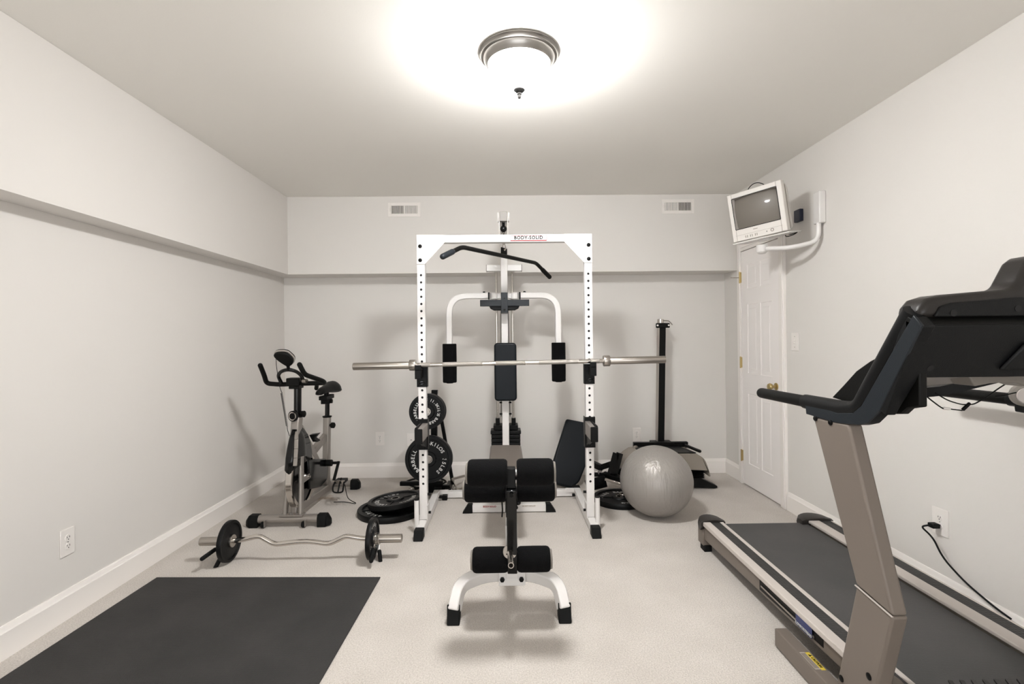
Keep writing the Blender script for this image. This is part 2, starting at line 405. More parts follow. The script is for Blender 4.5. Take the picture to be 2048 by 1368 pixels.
# ------------------------------------------------------------------ ceiling light
LX, LY = .074, 2.24
t = thing('ceiling_light', (LX, LY, ZC), 'flush dome ceiling light with a brushed nickel rim and lit white glass bowl', 'ceiling light')
MB().lathe([(.02, -.001), (.179, -.001), (.180, -.008), (.172, -.014), (.170, -.020), (.160, -.024), (.158, -.034), (.150, -.046), (.143, -.056), (.139, -.056), (.142, -.046), (.02, -.03)], (LX, LY, ZC), (0, 0, 1), 64).build('rim', 'nickel', t)
bowl = [(.139, -.046)]
for k in range(1, 14):
    a = pi/2*k/14; bowl.append((.139*cos(a)**.85, -.046-.115*sin(a)))
bowl.append((0, -.161))
MB().lathe(bowl, (LX, LY, ZC), (0, 0, 1), 48).build('glass_bowl', 'glow', t)
MB().lathe([(0, -.150), (.024, -.157), (.026, -.162), (.018, -.170), (.011, -.175), (.010, -.181), (.007, -.183), (.0085, -.190), (.006, -.197), (0, -.199)], (LX, LY, ZC-.004), (0, 0, 1), 24).build('finial', 'pewter', t)

# ------------------------------------------------------------------ vents
def vent(x0, x1, z0, z1, darkleft, label):
    cx = (x0+x1)/2; cz = (z0+z1)/2; y = YS
    t = thing('air_vent', (cx, y, cz), label, 'air vent')
    fr = MB(); b = .028; yy = y-.006
    fr.mm((x0, yy, z0), (x0+b, y-.0005, z1)); fr.mm((x1-b, yy, z0), (x1, y-.0005, z1)); fr.mm((x0+b, yy, z1-b), (x1-b, y-.0005, z1)); fr.mm((x0+b, yy, z0), (x1-b, y-.0005, z0+b))
    fr.mm((cx-.003, yy, z0+b), (cx+.003, y-.0005, z1-b)); fr.build('frame', 'plate', t, bevel=.0015)
    MB().mm((x0+b, y-.0016, z0+b), (x1-b, y-.0006, z1-b)).build('duct_opening', 'slot', t)
    n = 18; w = (x1-x0-2*b)/n
    for i in range(n):
        x = x0+b+w*(i+.5)
        lt = (i < n//2) == (not darkleft)
        R = Matrix.Rotation(radians(40 if i >= n//2 else -40), 3, 'Z')
        MB().box((x, y-.0048, cz), (w*.78, .0014, z1-z0-2*b), R).build('slat', 'plate', t)
    lv = MB(); lv.box((x0+b*.6, y-.010, cz), (.004, .012, .028)); lv.build('lever', 'plate', t)
vent(-1.03, -.742, 2.380, 2.506, False, 'white wall vent under the ceiling, left of the lat tower')
vent(1.408, 1.700, 2.390, 2.518, True, 'white wall vent under the ceiling, near the television')

# ------------------------------------------------------------------ outlets, switch and wall plates
def wallplate(name, o, ax, n, kind, label, cat, w=.074, h=.118):
    """o centre on the wall, ax horizontal direction, n outward normal"""
    o = V(o); ax = V(ax); n = V(n); up = V((0, 0, 1)); R = Matrix((ax, n, up)).transposed()
    t = thing(name, tuple(o), label, cat)
    MB().box(o+n*.0035, (w, .006, h), R).build('cover_plate', 'plate', t, bevel=.002)
    if kind == 'outlet':
        for s in (1, -1):
            c = o+up*s*.0195+n*.0068
            f = MB(); f.lathe([(0, 0), (.0165, 0), (.0165, .0022), (.0155, .003), (0, .003)], c-n*.001, n, 24); so = f.build('socket', 'plate', t)
            sl = MB()
            sl.box(c+ax*.0062+up*.004+n*.0022, (.0022, .001, .0085), R); sl.box(c-ax*.0062+up*.004+n*.0022, (.0022, .001, .007), R)
            sl.lathe([(0, 0), (.0026, 0), (.0026, .0008), (0, .0008)], c-up*.0065+n*.0018, n, 10)
            sl.build('slots', 'slot', so)
        MB().lathe([(0, 0), (.003, 0), (.002, .0012), (0, .0014)], o+n*.0066, n, 12).build('screw', 'nickel', t)
    elif kind == 'switch':
        MB().box(o+n*.0072, (.018, .002, .040), R).build('toggle_slot', 'trim', t)
        MB().box(o+n*.012-up*.006, (.009, .014, .016), R).build('toggle', 'plate', t, bevel=.002)
        for s in (1, -1): MB().lathe([(0, 0), (.003, 0), (.002, .0012), (0, .0014)], o+n*.0066+up*s*.038, n, 12).build('screw', 'slot2', t)
    else:
        MB().lathe([(0, 0), (.0045, 0), (.0045, .004), (.002, .006), (0, .006)], o+n*.0064-up*.002, n, 12).build('jack', 'slot', t)
    return t
wallplate('wall_outlet', (XL, 2.374, .355), (0, 1, 0), (1, 0, 0), 'outlet', 'white double outlet on the left wall', 'outlet', .076, .125)
wallplate('wall_outlet', (-1.188, YB, .362), (1, 0, 0), (0, -1, 0), 'outlet', 'white double outlet on the back wall beside the bike', 'outlet', .08, .125)
wallplate('jack_plate', (-.895, YB, .35), (1, 0, 0), (0, -1, 0), 'jack', 'white jack plate on the back wall behind the hung weight plates', 'wall plate', .08, .12)
wallplate('wall_outlet', (1.228, YB, .37), (1, 0, 0), (0, -1, 0), 'outlet', 'white double outlet on the back wall behind the grey ball', 'outlet', .08, .125)
wallplate('light_switch', (XR, 3.56, 1.243), (0, -1, 0), (-1, 0, 0), 'switch', 'white toggle light switch on the wall beside the door', 'light switch', .085, .13)
ro = wallplate('wall_outlet', (XR, 2.372, .386), (0, -1, 0), (-1, 0, 0), 'outlet', 'white double outlet on the right wall with a black cord plugged in', 'outlet', .088, .128)
# ------------------------------------------------------------------ power rack
UX0, UX1, UY, UW = -.572, .572, 3.445, .052      # upright centres, front face at UY-UW/2
RZ = 2.0                                         # top of the cross bar
t = thing('power_rack', (0, 3.6, 0), 'white steel power rack with perforated uprights standing in the middle of the room', 'power rack')
rack = t
def upright(x):
    """square tube whose front wall is pierced by a row of round holes"""
    mb = MB(); w = UW/2; yf = UY-w; zb, zt = .06, RZ-.002
    # sides and back
    for a, b in (((x-w, yf), (x-w, UY+w)), ((x-w, UY+w), (x+w, UY+w)), ((x+w, UY+w), (x+w, yf))):
        q = [mb.bm.verts.new((*a, zb)), mb.bm.verts.new((*b, zb)), mb.bm.verts.new((*b, zt)), mb.bm.verts.new((*a, zt))]; mb.bm.faces.new(q)
    q = [mb.bm.verts.new((x+i*w, UY+j*w, zt)) for i, j in ((-1, -1), (1, -1), (1, 1), (-1, 1))]; mb.bm.faces.new(q)
    hz = [1.727-.0491*k for k in range(30)]; r = .0085; n = 12; cur = zt
    def quad(z0, z1):
        v = [mb.bm.verts.new((x-w, yf, z0)), mb.bm.verts.new((x+w, yf, z0)), mb.bm.verts.new((x+w, yf, z1)), mb.bm.verts.new((x-w, yf, z1))]; mb.bm.faces.new(v)
    for z in hz:
        s = .02; quad(z+s, cur); cur = z-s
        sqr = []
        circ = []; inn = []
        for k in range(n):
            a = 2*pi*k/n + pi/4
            m = max(abs(cos(a)), abs(sin(a)))
            px_, pz_ = cos(a)/m, sin(a)/m
            sqr.append(mb.bm.verts.new((x+px_*w, yf, z+pz_*s))); circ.append(mb.bm.verts.new((x+cos(a)*r, yf, z+sin(a)*r))); inn.append(mb.bm.verts.new((x+cos(a)*r, yf+.004, z+sin(a)*r)))
        for k in range(n):
            k2 = (k+1) % n
            mb.bm.faces.new((sqr[k], sqr[k2], circ[k2], circ[k])); mb.bm.faces.new((circ[k], circ[k2], inn[k2], inn[k]))
    quad(zb, cur)
    return mb
for x in (UX0, UX1):
    u = upright(x).build('upright', 'white', rack)
    MB().mm((x-UW/2+.003, UY-UW/2+.006, .07), (x+UW/2-.003, UY-UW/2+.008, RZ-.01)).build('bore', 'hole', u)
cb = MB(); cb.mm((UX0-UW/2, UY-UW/2-.001, RZ-.052), (UX1+UW/2, UY+UW/2+.001, RZ)); top = cb.build('crossbar', 'white', rack, bevel=.003)
for s in (-1, 1):
    xo = UX0-UW/2-.001 if s < 0 else UX1+UW/2+.001; d = -s
    poly = [(xo, UY-UW/2-.006, RZ+.001), (xo+d*.192, UY-UW/2-.006, RZ+.001), (xo+d*.192, UY-UW/2-.006, RZ-.052), (xo+d*.056, UY-UW/2-.006, RZ-.198), (xo, UY-UW/2-.006, RZ-.198)]
    g = MB().prism(poly, (0, .0045, 0)).build('gusset', 'white', rack, bevel=.001)
    for dz in (-.077, -.172):
        MB().lathe([(0, 0), (.013, 0), (.013, .003), (.009, .006), (0, .007)], (xo+d*.024, UY-UW/2-.006, RZ+dz), (0, -1, 0), 16).build('bolt', 'black', g)
    if s < 0: xu = UX0
    else: xu = UX1
    # runner, rubber feet, storage stub
    MB().mm((xu-.026, 3.265, .006), (xu+.026, 4.11, .058)).build('base_runner', 'white', rack, bevel=.003)
    ft = MB(); ft.prism([(xu-.030, 3.19, 0), (xu-.030, 3.275, 0), (xu-.030, 3.275, .062), (xu-.030, 3.215, .062)], (.060, 0, 0)); ft.build('rubber_foot', 'rubber', rack, bevel=.004)
    MB().mm((xu-.029, 4.10, 0), (xu+.029, 4.16, .064)).build('rubber_foot', 'rubber', rack, bevel=.004)
    xs = xu+s*.030
    st = MB(); st.cyl((xs, 3.33, .03), (xs, 3.33, .222), .016, 18); so = st.build('storage_tube', 'white', rack)
    MB().lathe([(0, 0), (.0165, 0), (.0165, .005), (0, .006)], (xs, 3.33, .222), (0, 0, 1), 18).build('end_cap', 'black', so)
    # floor brackets and bolts
    MB().mm((xu-s*.028-.003, 3.395, .058), (xu-s*.028+.003, 3.495, .155)).build('bracket', 'white', rack)
    for z in (.10, .225):
        MB().cyl((xu-s*.026, UY, z), (xu-s*.046, UY, z), .009, 10).build('bolt', 'black', rack)
MB().mm((UX0+.026, 4.04, .008), (UX1-.026, 4.09, .058)).build('rear_crossbar', 'white', rack, bevel=.003)
for s in (-1, 1):
    x = (UX0 if s < 0 else UX1)
    MB().cyl((x-s*.026, 3.99, .035), (x-s*.052, 3.99, .035), .011, 10).build('bolt', 'black', rack)
    MB().sq([(x-s*.03, 3.90, .06), (x-s*.03, 4.03, .06), (x-s*.10, 4.035, .06)], .004, .035, None).build('corner_plate', 'white', rack)
# decal on the crossbar
dp = Y(1057, 476.5, UY-UW/2-.002); yf = UY-UW/2-.0016; w_ = .125; h_ = .019
dc = MB()
for a, b in (((-w_, h_-.0022), (w_, h_)), ((-w_, -h_), (w_, -h_+.006)), ((-w_, -h_), (-w_+.002, h_)), ((w_-.002, -h_), (w_, h_))):
    dc.mm((dp.x+a[0], yf-.0006, dp.z+a[1]), (dp.x+b[0], yf, dp.z+b[1]))
dk = dc.build('decal_border', 'red', top)
lettering([('BODY-SOLID', .031, mx_from(V((dp.x, yf-.0012, dp.z+.003)), (1, 0, .004), (0, 0, 1)))], 'decal_lettering', 'ink', top, bold=.030, spacing=1.12)

# J-hooks and safety hooks: lift-out pieces of the rack
def jhook(px, py, s, label):
    xu = UX0 if s < 0 else UX1; zc = Y(px, py, UY-UW/2).z
    j = thing('barbell_hook', (xu, UY, zc), label, 'rack hook', 'barbell hooks on the rack uprights')
    b = MB(); b.mm((xu-.030, UY-UW/2-.006, zc-.075), (xu+.030, UY-UW/2-.001, zc+.062))
    for a in (-1, 1): b.mm((xu+a*.0325-.0025, UY-UW/2-.006, zc-.075), (xu+a*.0325+.0025, UY+.02, zc+.062))
    b.build('channel', 'black', j, bevel=.001)
    h = MB(); x = xu+s*.012
    # hook: floor under the bar and an upright lip in front of it
    h.mm((x-.021, 3.325, zc+.040), (x+.021, UY-UW/2-.006, zc+.050)); h.mm((x-.021, 3.325, zc-.014), (x+.021, 3.340, zc+.078))
    h.mm((x-.020, 3.34, zc-.010), (x-.014, UY-UW/2-.006, zc+.045)); h.mm((x+.014, 3.34, zc-.010), (x+.020, UY-UW/2-.006, zc+.045))
    h.build('hook', 'black', j, bevel=.004)
    p = MB(); p.cyl((xu, UY-UW/2-.006, zc-.045), (xu, UY-UW/2-.016, zc-.045), .012, 14); p.rtube([(xu-.022, UY-UW/2-.014, zc-.048), (xu+.028, UY-UW/2-.014, zc-.043)], .005, 8); p.build('pin', 'blackgloss', j)
jhook(846, 752, -1, 'black hook on the left rack upright cradling the long barbell')
jhook(1175, 746, 1, 'black hook on the right rack upright cradling the long barbell')
def safety(py, s, label):
    xu = UX0 if s < 0 else UX1; zc = .641
    j = thing('safety_catch', (xu, UY, zc), label, 'rack catch', 'safety catches on the rack uprights')
    b = MB(); b.mm((xu-.031, UY-UW/2-.006, zc-.105), (xu+.031, UY-UW/2-.001, zc+.105))
    for a in (-1, 1): b.mm((xu+a*.0335-.0025, UY-UW/2-.006, zc-.105), (xu+a*.0335+.0025, UY+.03, zc+.105))
    b.build('channel', 'black', j, bevel=.001)
    yn, yfv = 3.20, UY-UW/2-.006; z0, z1 = zc-.012, zc+.070
    x0, x1 = (.538, .572) if s > 0 else (-.572, -.536)
    a = MB(); a.prism([(x0, yfv, z0), (x0, yfv, z1+.008), (x0, yn, z1), (x0, yn, z0)], (x1-x0, 0, 0)); a.build('catch_arm', 'silver', j, bevel=.002)
    a = MB(); a.prism([(x0+.006, yfv, z0-.075), (x0+.006, yfv, z0-.0005), (x0+.006, yn+.01, z0-.0005)], (x1-x0-.012, 0, 0)); a.build('gusset', 'black', j, bevel=.001)
    f = MB(); f.mm((min(x0, x1)-(.014 if s < 0 else .0), yn-.012, z0-.010), (max(x0, x1)+(.014 if s > 0 else 0), yn-.001, z1+.006)); f.build('end_plate', 'black', j, bevel=.004)
    f = MB(); xg = (x1 if s > 0 else x0)+s*.008; f.mm((xg-.0065, yn, z0), (xg+.0065, yfv, z1+.012)); f.build('outer_guard', 'black', j, bevel=.004)
    f = MB(); f.cyl((xu-s*.005, yfv, zc-.082), (xu-s*.005, yfv-.02, zc-.082), .015, 6); f.build('knob', 'blackmat', j, bevel=.003)
safety(871, -1, 'black and grey safety catch low on the left rack upright')
safety(862, 1, 'black and grey safety catch low on the right rack upright')

# ------------------------------------------------------------------ barbell on the rack
a, b = Y(706, 733, 3.375), Y(1331, 719, 3.375); b.y = a.y
t = thing('barbell', tuple((a+b)/2), 'long chrome barbell without plates resting across the rack hooks', 'barbell')
ax = (b-a).normalized(); Lb = (b-a).length
def along(d): return a+ax*d
SL = .425
MB().lathe([(0, SL-.03), (.0145, SL-.03), (.0145, Lb-SL+.03), (0, Lb-SL+.03)], a, ax, 24).build('shaft', 'chrome', t)
kn = MB()
for c0, c1 in ((.45, .52), (.60, .87), (.96, 1.16), (1.25, 1.52), (1.60, 1.66)): kn.lathe([(.0146, c0), (.0153, c0+.002), (.0153, c1-.002), (.0146, c1)], a, ax, 24)
M['knurl'] = mat('knurled_steel', (190, 185, 178), .38, metal=1., bump=.8, bscale=500)
kn.build('knurling', 'knurl', t)
for s in (0, 1):
    o = a if s == 0 else b; d = ax if s == 0 else -ax
    MB().lathe([(0, 0), (.020, 0), (.0245, .003), (.0250, .006), (.0250, SL-.045), (.0245, SL-.044), (0, SL-.044)], o, d, 32).build('sleeve', 'steel', t)
    MB().lathe([(0, SL-.045), (.036, SL-.045), (.0375, SL-.042), (.0375, SL-.006), (.036, SL-.003), (.018, SL-.002), (.018, SL), (0, SL)], o, d, 32).build('collar', 'steel', t)

# ------------------------------------------------------------------ weight plates
def plate_parts(R, th, hub=.06, ring_hole=.0255):
    pr = [(ring_hole, -th*.5), (hub*.8, -th*.5), (R*.86, -th*.28), (R*.88, -th*.5), (R*.985, -th*.5), (R, -th*.38), (R, th*.38), (R*.985, th*.5), (R*.86, th*.5), (R*.835, th*.22), (hub*1.12, th*.22), (hub, th*.5), (ring_hole, th*.5)]
    return pr
def ring_items(parts, R, size, zoff, T):
    """parts: (text, centre angle in degrees clockwise from the top, reading outward-up)"""
    it = []
    for txt, ang, adv in parts:
        n = len(txt)
        for k, ch in enumerate(txt):
            if ch == ' ': continue
            an = radians(90-ang-(k-(n-1)/2)*adv)
            c = V((cos(an)*R, sin(an)*R, zoff)); it.append((ch, size, T @ mx_from(c, (sin(an), -cos(an), 0), (cos(an), sin(an), 0))))
    return it
def weight_plate(loc, nrm, spin, R, th, words, label, group=None, name='weight_plate', hub=.055, ribs=True, cat='weight plate', web=None):
    """nrm: direction the lettered face looks; spin: turn of the lettering"""
    n = V(nrm).normalized(); a, b = frame_for(n)
    if n.cross(a).dot(b) < 0: a = -a
    T = Matrix.Identity(4)
    for i in range(3): T[i][0] = a[i]; T[i][1] = b[i]; T[i][2] = n[i]; T[i][3] = loc[i]
    T = T @ Matrix.Rotation(radians(spin), 4, 'Z')
    r = bpy.data.objects.new(name, None); COL.objects.link(r); r.matrix_world = T; r['label'] = label; r['category'] = cat; r.empty_display_size = .05
    if group: r['group'] = group
    d = MB(); d.lathe(plate_parts(R, th, hub), (0, 0, 0), (0, 0, 1), 64, closed=True)
    if ribs:
        for k in range(3):
            an = radians(90+25+120*k); c = V((cos(an), sin(an), 0)); rr = (hub+R*.85)/2
            d.box(c*rr+V((0, 0, th*.27)), (R*.85-hub+.01, .010, th*.22), Matrix.Rotation(an, 3, 'Z'))
    dd = d.build('disc', 'iron', None); dd.parent = r
    if words:
        it = ring_items(words, R*.665, R*.215, th*.22, Matrix.Identity(4))
        l = lettering(it, 'lettering', 'paint', None); l.parent = r
    MB().lathe([(.0255, th*.505), (.031, th*.505), (.031, th*.50), (.0255, th*.50)], (0, 0, 0), (0, 0, 1), 24, closed=True).build('hub_rim', 'steel', None).parent = r
    return r
W25 = [('BARBELL', 270-5, 12.5), ('25LBS', 335, 12.5), ('11.3KILOS', 65, 11), ('BARBELL', 165, 12.5)]
W35 = [('BARBELL', 262, 12.5), ('16KILOS', 25, 12.5), ('35LBS', 118, 13)]

# plate tree with hung plates behind the left upright
c25 = Y(854, 823, 3.95); c35 = Y(857.5, 918, 3.93)
tx = -.60; ty = 4.25
t = thing('plate_tree', (tx, ty, 0), 'black A-shaped plate tree behind the left rack upright holding hung plates', 'plate rack')
MB().sq([(tx-.02, ty-.02, .02), (tx-.005, ty, .86)], .05, .05, (0, 1, 0)).build('post', 'black', t, bevel=.003)
for s in (-1, 1):
    MB().bar((tx+s*.10+.03, ty+.10, .03), (tx+s*.02+.01, ty+.03, .70), .028, .028, (0, 1, 0)).build('brace', 'black', t, bevel=.002)
MB().mm((tx-.30, ty-.05, .062), (tx+.06, ty-.01, .096)).build('foot_bar', 'black', t, bevel=.006)
MB().mm((tx-.10, 4.0, .0), (tx-.06, ty+.18, .04)).build('foot_bar', 'black', t, bevel=.003)
MB().mm((tx+.08, 4.0, .0), (tx+.12, ty+.18, .04)).build('foot_bar', 'black', t, bevel=.003)
MB().mm((tx-.10, ty-.045, .0), (tx+.12, ty-.005, .062)).build('foot_bar', 'black', t, bevel=.003)
for c in (c25, c35):
    MB().cyl((c.x, c.y-.035, c.z+.004), (c.x, ty-.01, c.z+.004), .0235, 20).build('peg', 'steel', t)
G1, G2 = '25 pound plates on the tree', '35 pound plates on the tree'
weight_plate(c25, (.0, -1, .02), 0, .140, .030, W25, 'front 25LBS plate hung on the upper peg of the plate tree', G1)
weight_plate(c25+V((.002, .034, -.002)), (0, -1, .02), 15, .140, .030, None, 'middle plate hung on the upper peg behind the 25LBS plate', G1)
weight_plate(c25+V((.004, .068, -.004)), (0, -1, .02), 40, .140, .030, None, 'rear plate hung on the upper peg of the plate tree', G1)
weight_plate(c35, (0, -1, .02), 0, .184, .034, W35, 'front 35LBS plate hung on the lower peg of the plate tree', G2)
weight_plate(c35+V((.002, .038, -.003)), (0, -1, .02), 30, .182, .034, None, 'rear plate hung on the lower peg behind the 35LBS plate', G2)

# resistance band, spring collar, chrome handles by the tree
bp = [Z(812, 966, .008), Z(830, 974, .008), Z(850, 975, .008), Z(868, 966, .008), Z(885, 967, .008), Z(891, 962, .008), Z(880, 958, .008), Z(862, 963, .008), Z(840, 957, .008), Z(820, 960, .008)]
def smooth(pts, closed=True, n=5):
    out = []; N_ = len(pts)
    for i in range(N_ if closed else N_-1):
        p0, p1, p2, p3 = (pts[(i-1) % N_] if closed or i > 0 else pts[0]), pts[i], pts[(i+1) % N_], (pts[(i+2) % N_] if closed or i+2 < N_ else pts[-1])
        for k in range(n):
            q = k/n; out.append(.5*((2*p1)+(-p0+p2)*q+(2*p0-5*p1+4*p2-p3)*q*q+(-p0+3*p1-3*p2+p3)*q**3))
    if not closed: out.append(pts[-1])
    return out
o = MB().tube(smooth(bp), .007, 10, closed=True).build('resistance_band', 'rubber'); tag(o, 'black rubber band looped on the carpet under the hung plates', 'exercise band')
def spring_collar(c, axis, hdir, label, spread=.5, group=None, handle=True, r=.030, out=0.):
    c = V(c); ax = V(axis).normalized(); t = thing('spring_collar', tuple(c), label, 'collar', group)
    h = V(hdir); h = (h-ax*h.dot(ax)).normalized(); side = ax.cross(h); pts = []
    turns = 3.25; n = 60
    for k in range(n+1):
        an = 2*pi*turns*k/n; pts.append(c+ax*(k/n-.5)*.026+(h*cos(an)+side*sin(an))*r)
    MB().tube(pts, .0035, 7).build('coil', 'chrome', t)
    for sgn in (-1, 1):
        p = c+ax*sgn*.012+h*r*.9+side*sgn*r*.3; q = p+h*.028+side*sgn*.012; e = q+h*.088+side*sgn*.038+ax*(sgn*.004-out)
        MB().tube([p, q, q+(e-q)*.3], .0035, 7).build('prong', 'chrome', t)
        MB().rtube([q, e], .012, 10).build('grip', 'rubber', t)
    return t
spring_collar(Z(822, 984, .022)+V((0, 0, .012)), (0, .25, 1), (.6, .8, .05), 'chrome spring collar with black grips lying in front of the plate tree', r=.028)
# chrome pull handle (stirrup) behind the rear crossbar
t = thing('pull_handle', tuple(Z(925, 978, 0)), 'chrome V-shaped cable handle lying behind the rack crossbar', 'handle')
A = Z(905, 981, .01); B_ = Y(904, 958.5, A.y+.02); C_ = Y(931, 951, A.y+.25); D_ = Z(934, 974, .012)
MB().tube([A, V((A.x+.035, A.y+.02, .012)), B_, C_], .007, 10).build('frame', 'chrome', t)
MB().tube([A+V((0, .03, 0)), D_], .009, 12).build('bar', 'chrome', t)
MB().rtube([V((B_.x, B_.y, B_.z)), C_], .011, 12).build('grip', 'steel', t)
MB().tube([D_, Y(915, 979, D_.y-.02), B_], .006, 8).build('rod', 'chrome', t)

# ------------------------------------------------------------------ floor plates at the left
pl = V((-.872, 3.735, .022))
weight_plate(pl, (0, 0, 1), 200, .236, .044, [('BARBELL', 180, 12), ('45LBS', 60, 13)], 'large black plate flat on the carpet under a smaller plate, left of the rack', hub=.06)
p2 = V((-.838, 3.765, .084))
weight_plate(p2, (-.10, .03, 1), 150, .203, .036, W35, 'black 35 pound plate lying tilted on top of the larger floor plate', hub=.06)

# ------------------------------------------------------------------ curl bar with plates
CY = 2.945
lp = Y(459, 1080, CY); rp = Y(745, 1078, CY)
zc = .122; xl, xr = lp.x, rp.x
t = thing('curl_bar', ((xl+xr)/2, CY, zc), 'chrome cambered curl bar on the carpet loaded with two small plates', 'curl bar')
def C(px, py): p = Y(px, py, CY); return V((p.x, CY, p.z))
pts = [V((xl+.02, CY, zc)), C(482, 1080), C(512, 1073), C(521, 1073), C(549, 1089), C(575, 1086), C(601, 1083), C(622, 1083), C(659, 1088), C(692, 1072), C(706, 1074), C(724, 1077), V((xr-.015, CY, zc))]
MB().tube(fillet(pts, .03, 4), .0140, 16).build('shaft', 'chrome', t)
xe0, xe1 = C(401, 1083).x, C(804, 1075).x
MB().lathe([(0, 0), (.022, 0), (.0245, .002), (.0245, xl+.012-xe0), (0, xl+.012-xe0)], (xe0, CY, zc), (1, 0, 0), 28).build('sleeve', 'steel', t)
MB().lathe([(0, 0), (.020, 0), (.0245, .002), (.0245, xe1-xr+.012), (0, xe1-xr+.012)], (xe1, CY, zc), (-1, 0, 0), 28).build('sleeve', 'steel', t)
for x in (xl+.018, xr-.018):
    MB().lathe([(.012, -.006), (.034, -.006), (.036, -.004), (.036, .004), (.034, .006), (.012, .006)], (x, CY, zc), (1, 0, 0), 28, closed=True).build('collar', 'steel', t)
G3 = 'small plates on the curl bar'
weight_plate(V((xl, CY, zc)), (-1, 0, 0), 0, .1175, .026, [('10LBS', 0, 20), ('BARBELL', 180, 18)], 'small black plate on the left end of the curl bar', G3, hub=.042, ribs=False)
weight_plate(V((xr, CY, zc)), (1, 0, 0), 0, .1175, .026, [('10LBS', 0, 20), ('BARBELL', 180, 18)], 'small black plate on the right end of the curl bar', G3, hub=.042, ribs=False)
G4 = 'spring collars on the curl bar'
spring_collar((xl-.030, CY, zc), (1, 0, 0), (0, -.75, -.62), 'black-gripped spring collar on the left sleeve of the curl bar', group=G4, out=.035)
spring_collar((xr+.030, CY, zc), (1, 0, 0), (0, -.55, -.80), 'black-gripped spring collar on the right sleeve of the curl bar', group=G4, out=-.010)

# ------------------------------------------------------------------ yoga mat
t0 = MB(); mp = [V((-1.915, 2.752, 0)), V((-.690, 2.712, 0)), V((-.735, .90, 0)), V((-1.985, .90, 0))]
t0.prism([p+V((0, 0, .001)) for p in mp], (0, 0, .006)); o = t0.build('exercise_mat', 'mat', bevel=.001); tag(o, 'large dark grey ribbed exercise mat on the carpet at the front left', 'exercise mat')

# ------------------------------------------------------------------ gym ball
o = MB(); o.lathe([(.256*sin(pi*k/48) if 0 < k < 48 else 0, -.250*cos(pi*k/48)) for k in range(49)], (1.078, 3.600, .2505), (0, 0, 1), 72)
o = o.build('exercise_ball', 'ballm'); tag(o, 'large silver grey exercise ball on the carpet in front of the stepper', 'exercise ball')
M['ballseam'] = M['ballm']
# ------------------------------------------------------------------ lat pulldown / pec station behind the rack
MX = -.006; MYC = 4.20
t = thing('lat_machine', (MX, MYC, 0), 'white weight machine tower with pec arms and black weight stack behind the rack', 'weight machine')
lm = t
cw = .056
MB().mm((MX-cw/2, MYC-cw/2, .03), (MX+cw/2, MYC+cw/2, 2.19)).build('column', 'white', t, bevel=.004)
bf = MB(); bf.mm((MX-cw/2, 4.00, .06), (MX+cw/2, 4.64, .115)); bf.build('base_beam', 'white', t, bevel=.003)
MB().mm((MX-.30, 4.60, 0), (MX+.30, 4.66, .06)).build('base_foot', 'white', t, bevel=.003)
MB().mm((MX-.16, 4.10, 0), (MX+.16, 4.16, .06)).build('base_foot', 'white', t, bevel=.003)
bm_ = MB(); bm_.mm((MX-.026, 3.60, 2.135), (MX+.026, 4.42, 2.192)); boom = bm_.build('boom', 'white', t, bevel=.003)
MB().mm((MX-.027, 3.572, 2.128), (MX+.027, 3.601, 2.198)).build('end_cap', 'grey', boom, bevel=.003)
for s in (-1, 1):
    pl_ = MB(); pl_.mm((MX+s*.030-.002, 3.575, 2.03), (MX+s*.030+.002, 3.665, 2.19)); pl_.build('pulley_plate', 'rail', boom)
    MB().lathe([(0, 0), (.034, 0), (.036, .004), (.034, .010), (0, .010)], (MX+s*.033-(.010 if s < 0 else 0), 3.62, 2.165), (1, 0, 0), 24).build('wheel_cover', 'white', boom)
MB().lathe([(.008, -.010), (.040, -.010), (.044, -.008), (.036, 0), (.044, .008), (.040, .010), (.008, .010)], (MX, 3.622, 2.09), (1, 0, 0), 28, closed=True).build('pulley', 'black', boom)
# hanging end of the cable with ball stop
cb = MB(); cb.cyl((MX, 3.585, 2.11), (MX, 3.585, 2.03), .0035, 8); cb.build('cable', 'rubber', t)
MB().sphere((MX, 3.585, 2.075), .024, seg=16).build('cable_stop', 'blackgloss', t)
hk = MB(); hk.tube(smooth([V((MX, 3.585, 2.05)), V((MX+.012, 3.585, 2.03)), V((MX+.014, 3.585, 1.985)), V((MX, 3.585, 1.965)), V((MX-.010, 3.585, 1.985)), V((MX-.006, 3.585, 2.03))], n=4), .004, 8, closed=True)
hk.build('snap_hook', 'chrome', t)
# top cross tube and guide rods
MB().mm((MX-.148, 4.255, 1.865), (MX+.148, 4.305, 1.917)).build('top_crosspiece', 'white', t, bevel=.002)
for s in (-1, 1):
    MB().mm((MX+s*.150-.0025, 4.253, 1.863), (MX+s*.150+.0025, 4.307, 1.919)).build('end_cap', 'grey', t)
    MB().cyl((MX+s*.069, 4.345, .10), (MX+s*.069, 4.345, 1.88), .0095, 14).build('guide_rod', 'chrome', t)
    MB().cyl((MX+s*.038, 4.30, .62), (MX+s*.030, 4.26, 1.60), .0028, 8).build('cable', 'rubber', t)
    MB().mm((MX+s*.069-.018, 4.32, .545), (MX+s*.069+.018, 4.37, .60)).build('bushing', 'black', t, bevel=.003)
MB().mm((MX-.09, 4.325, 1.866), (MX+.09, 4.365, 1.88)).build('rod_bracket', 'white', t)
mb = MB(); mb.mm((MX-.105, 4.275, .508), (MX+.105, 4.415, .545)); mb.build('top_weight', 'black', t, bevel=.004)
for k in range(12):
    z = .470-.0335*k; mb = MB(); wx = .130-(.006 if k > 0 else 0); mb.mm((MX-wx, 4.27, z), (MX+wx, 4.42, z+.031)); mb.build('weight_slab', 'iron', t, bevel=.006)
MB().mm((MX-.11, 4.29, .05), (MX+.11, 4.40, .098)).build('stack_base', 'white', t)
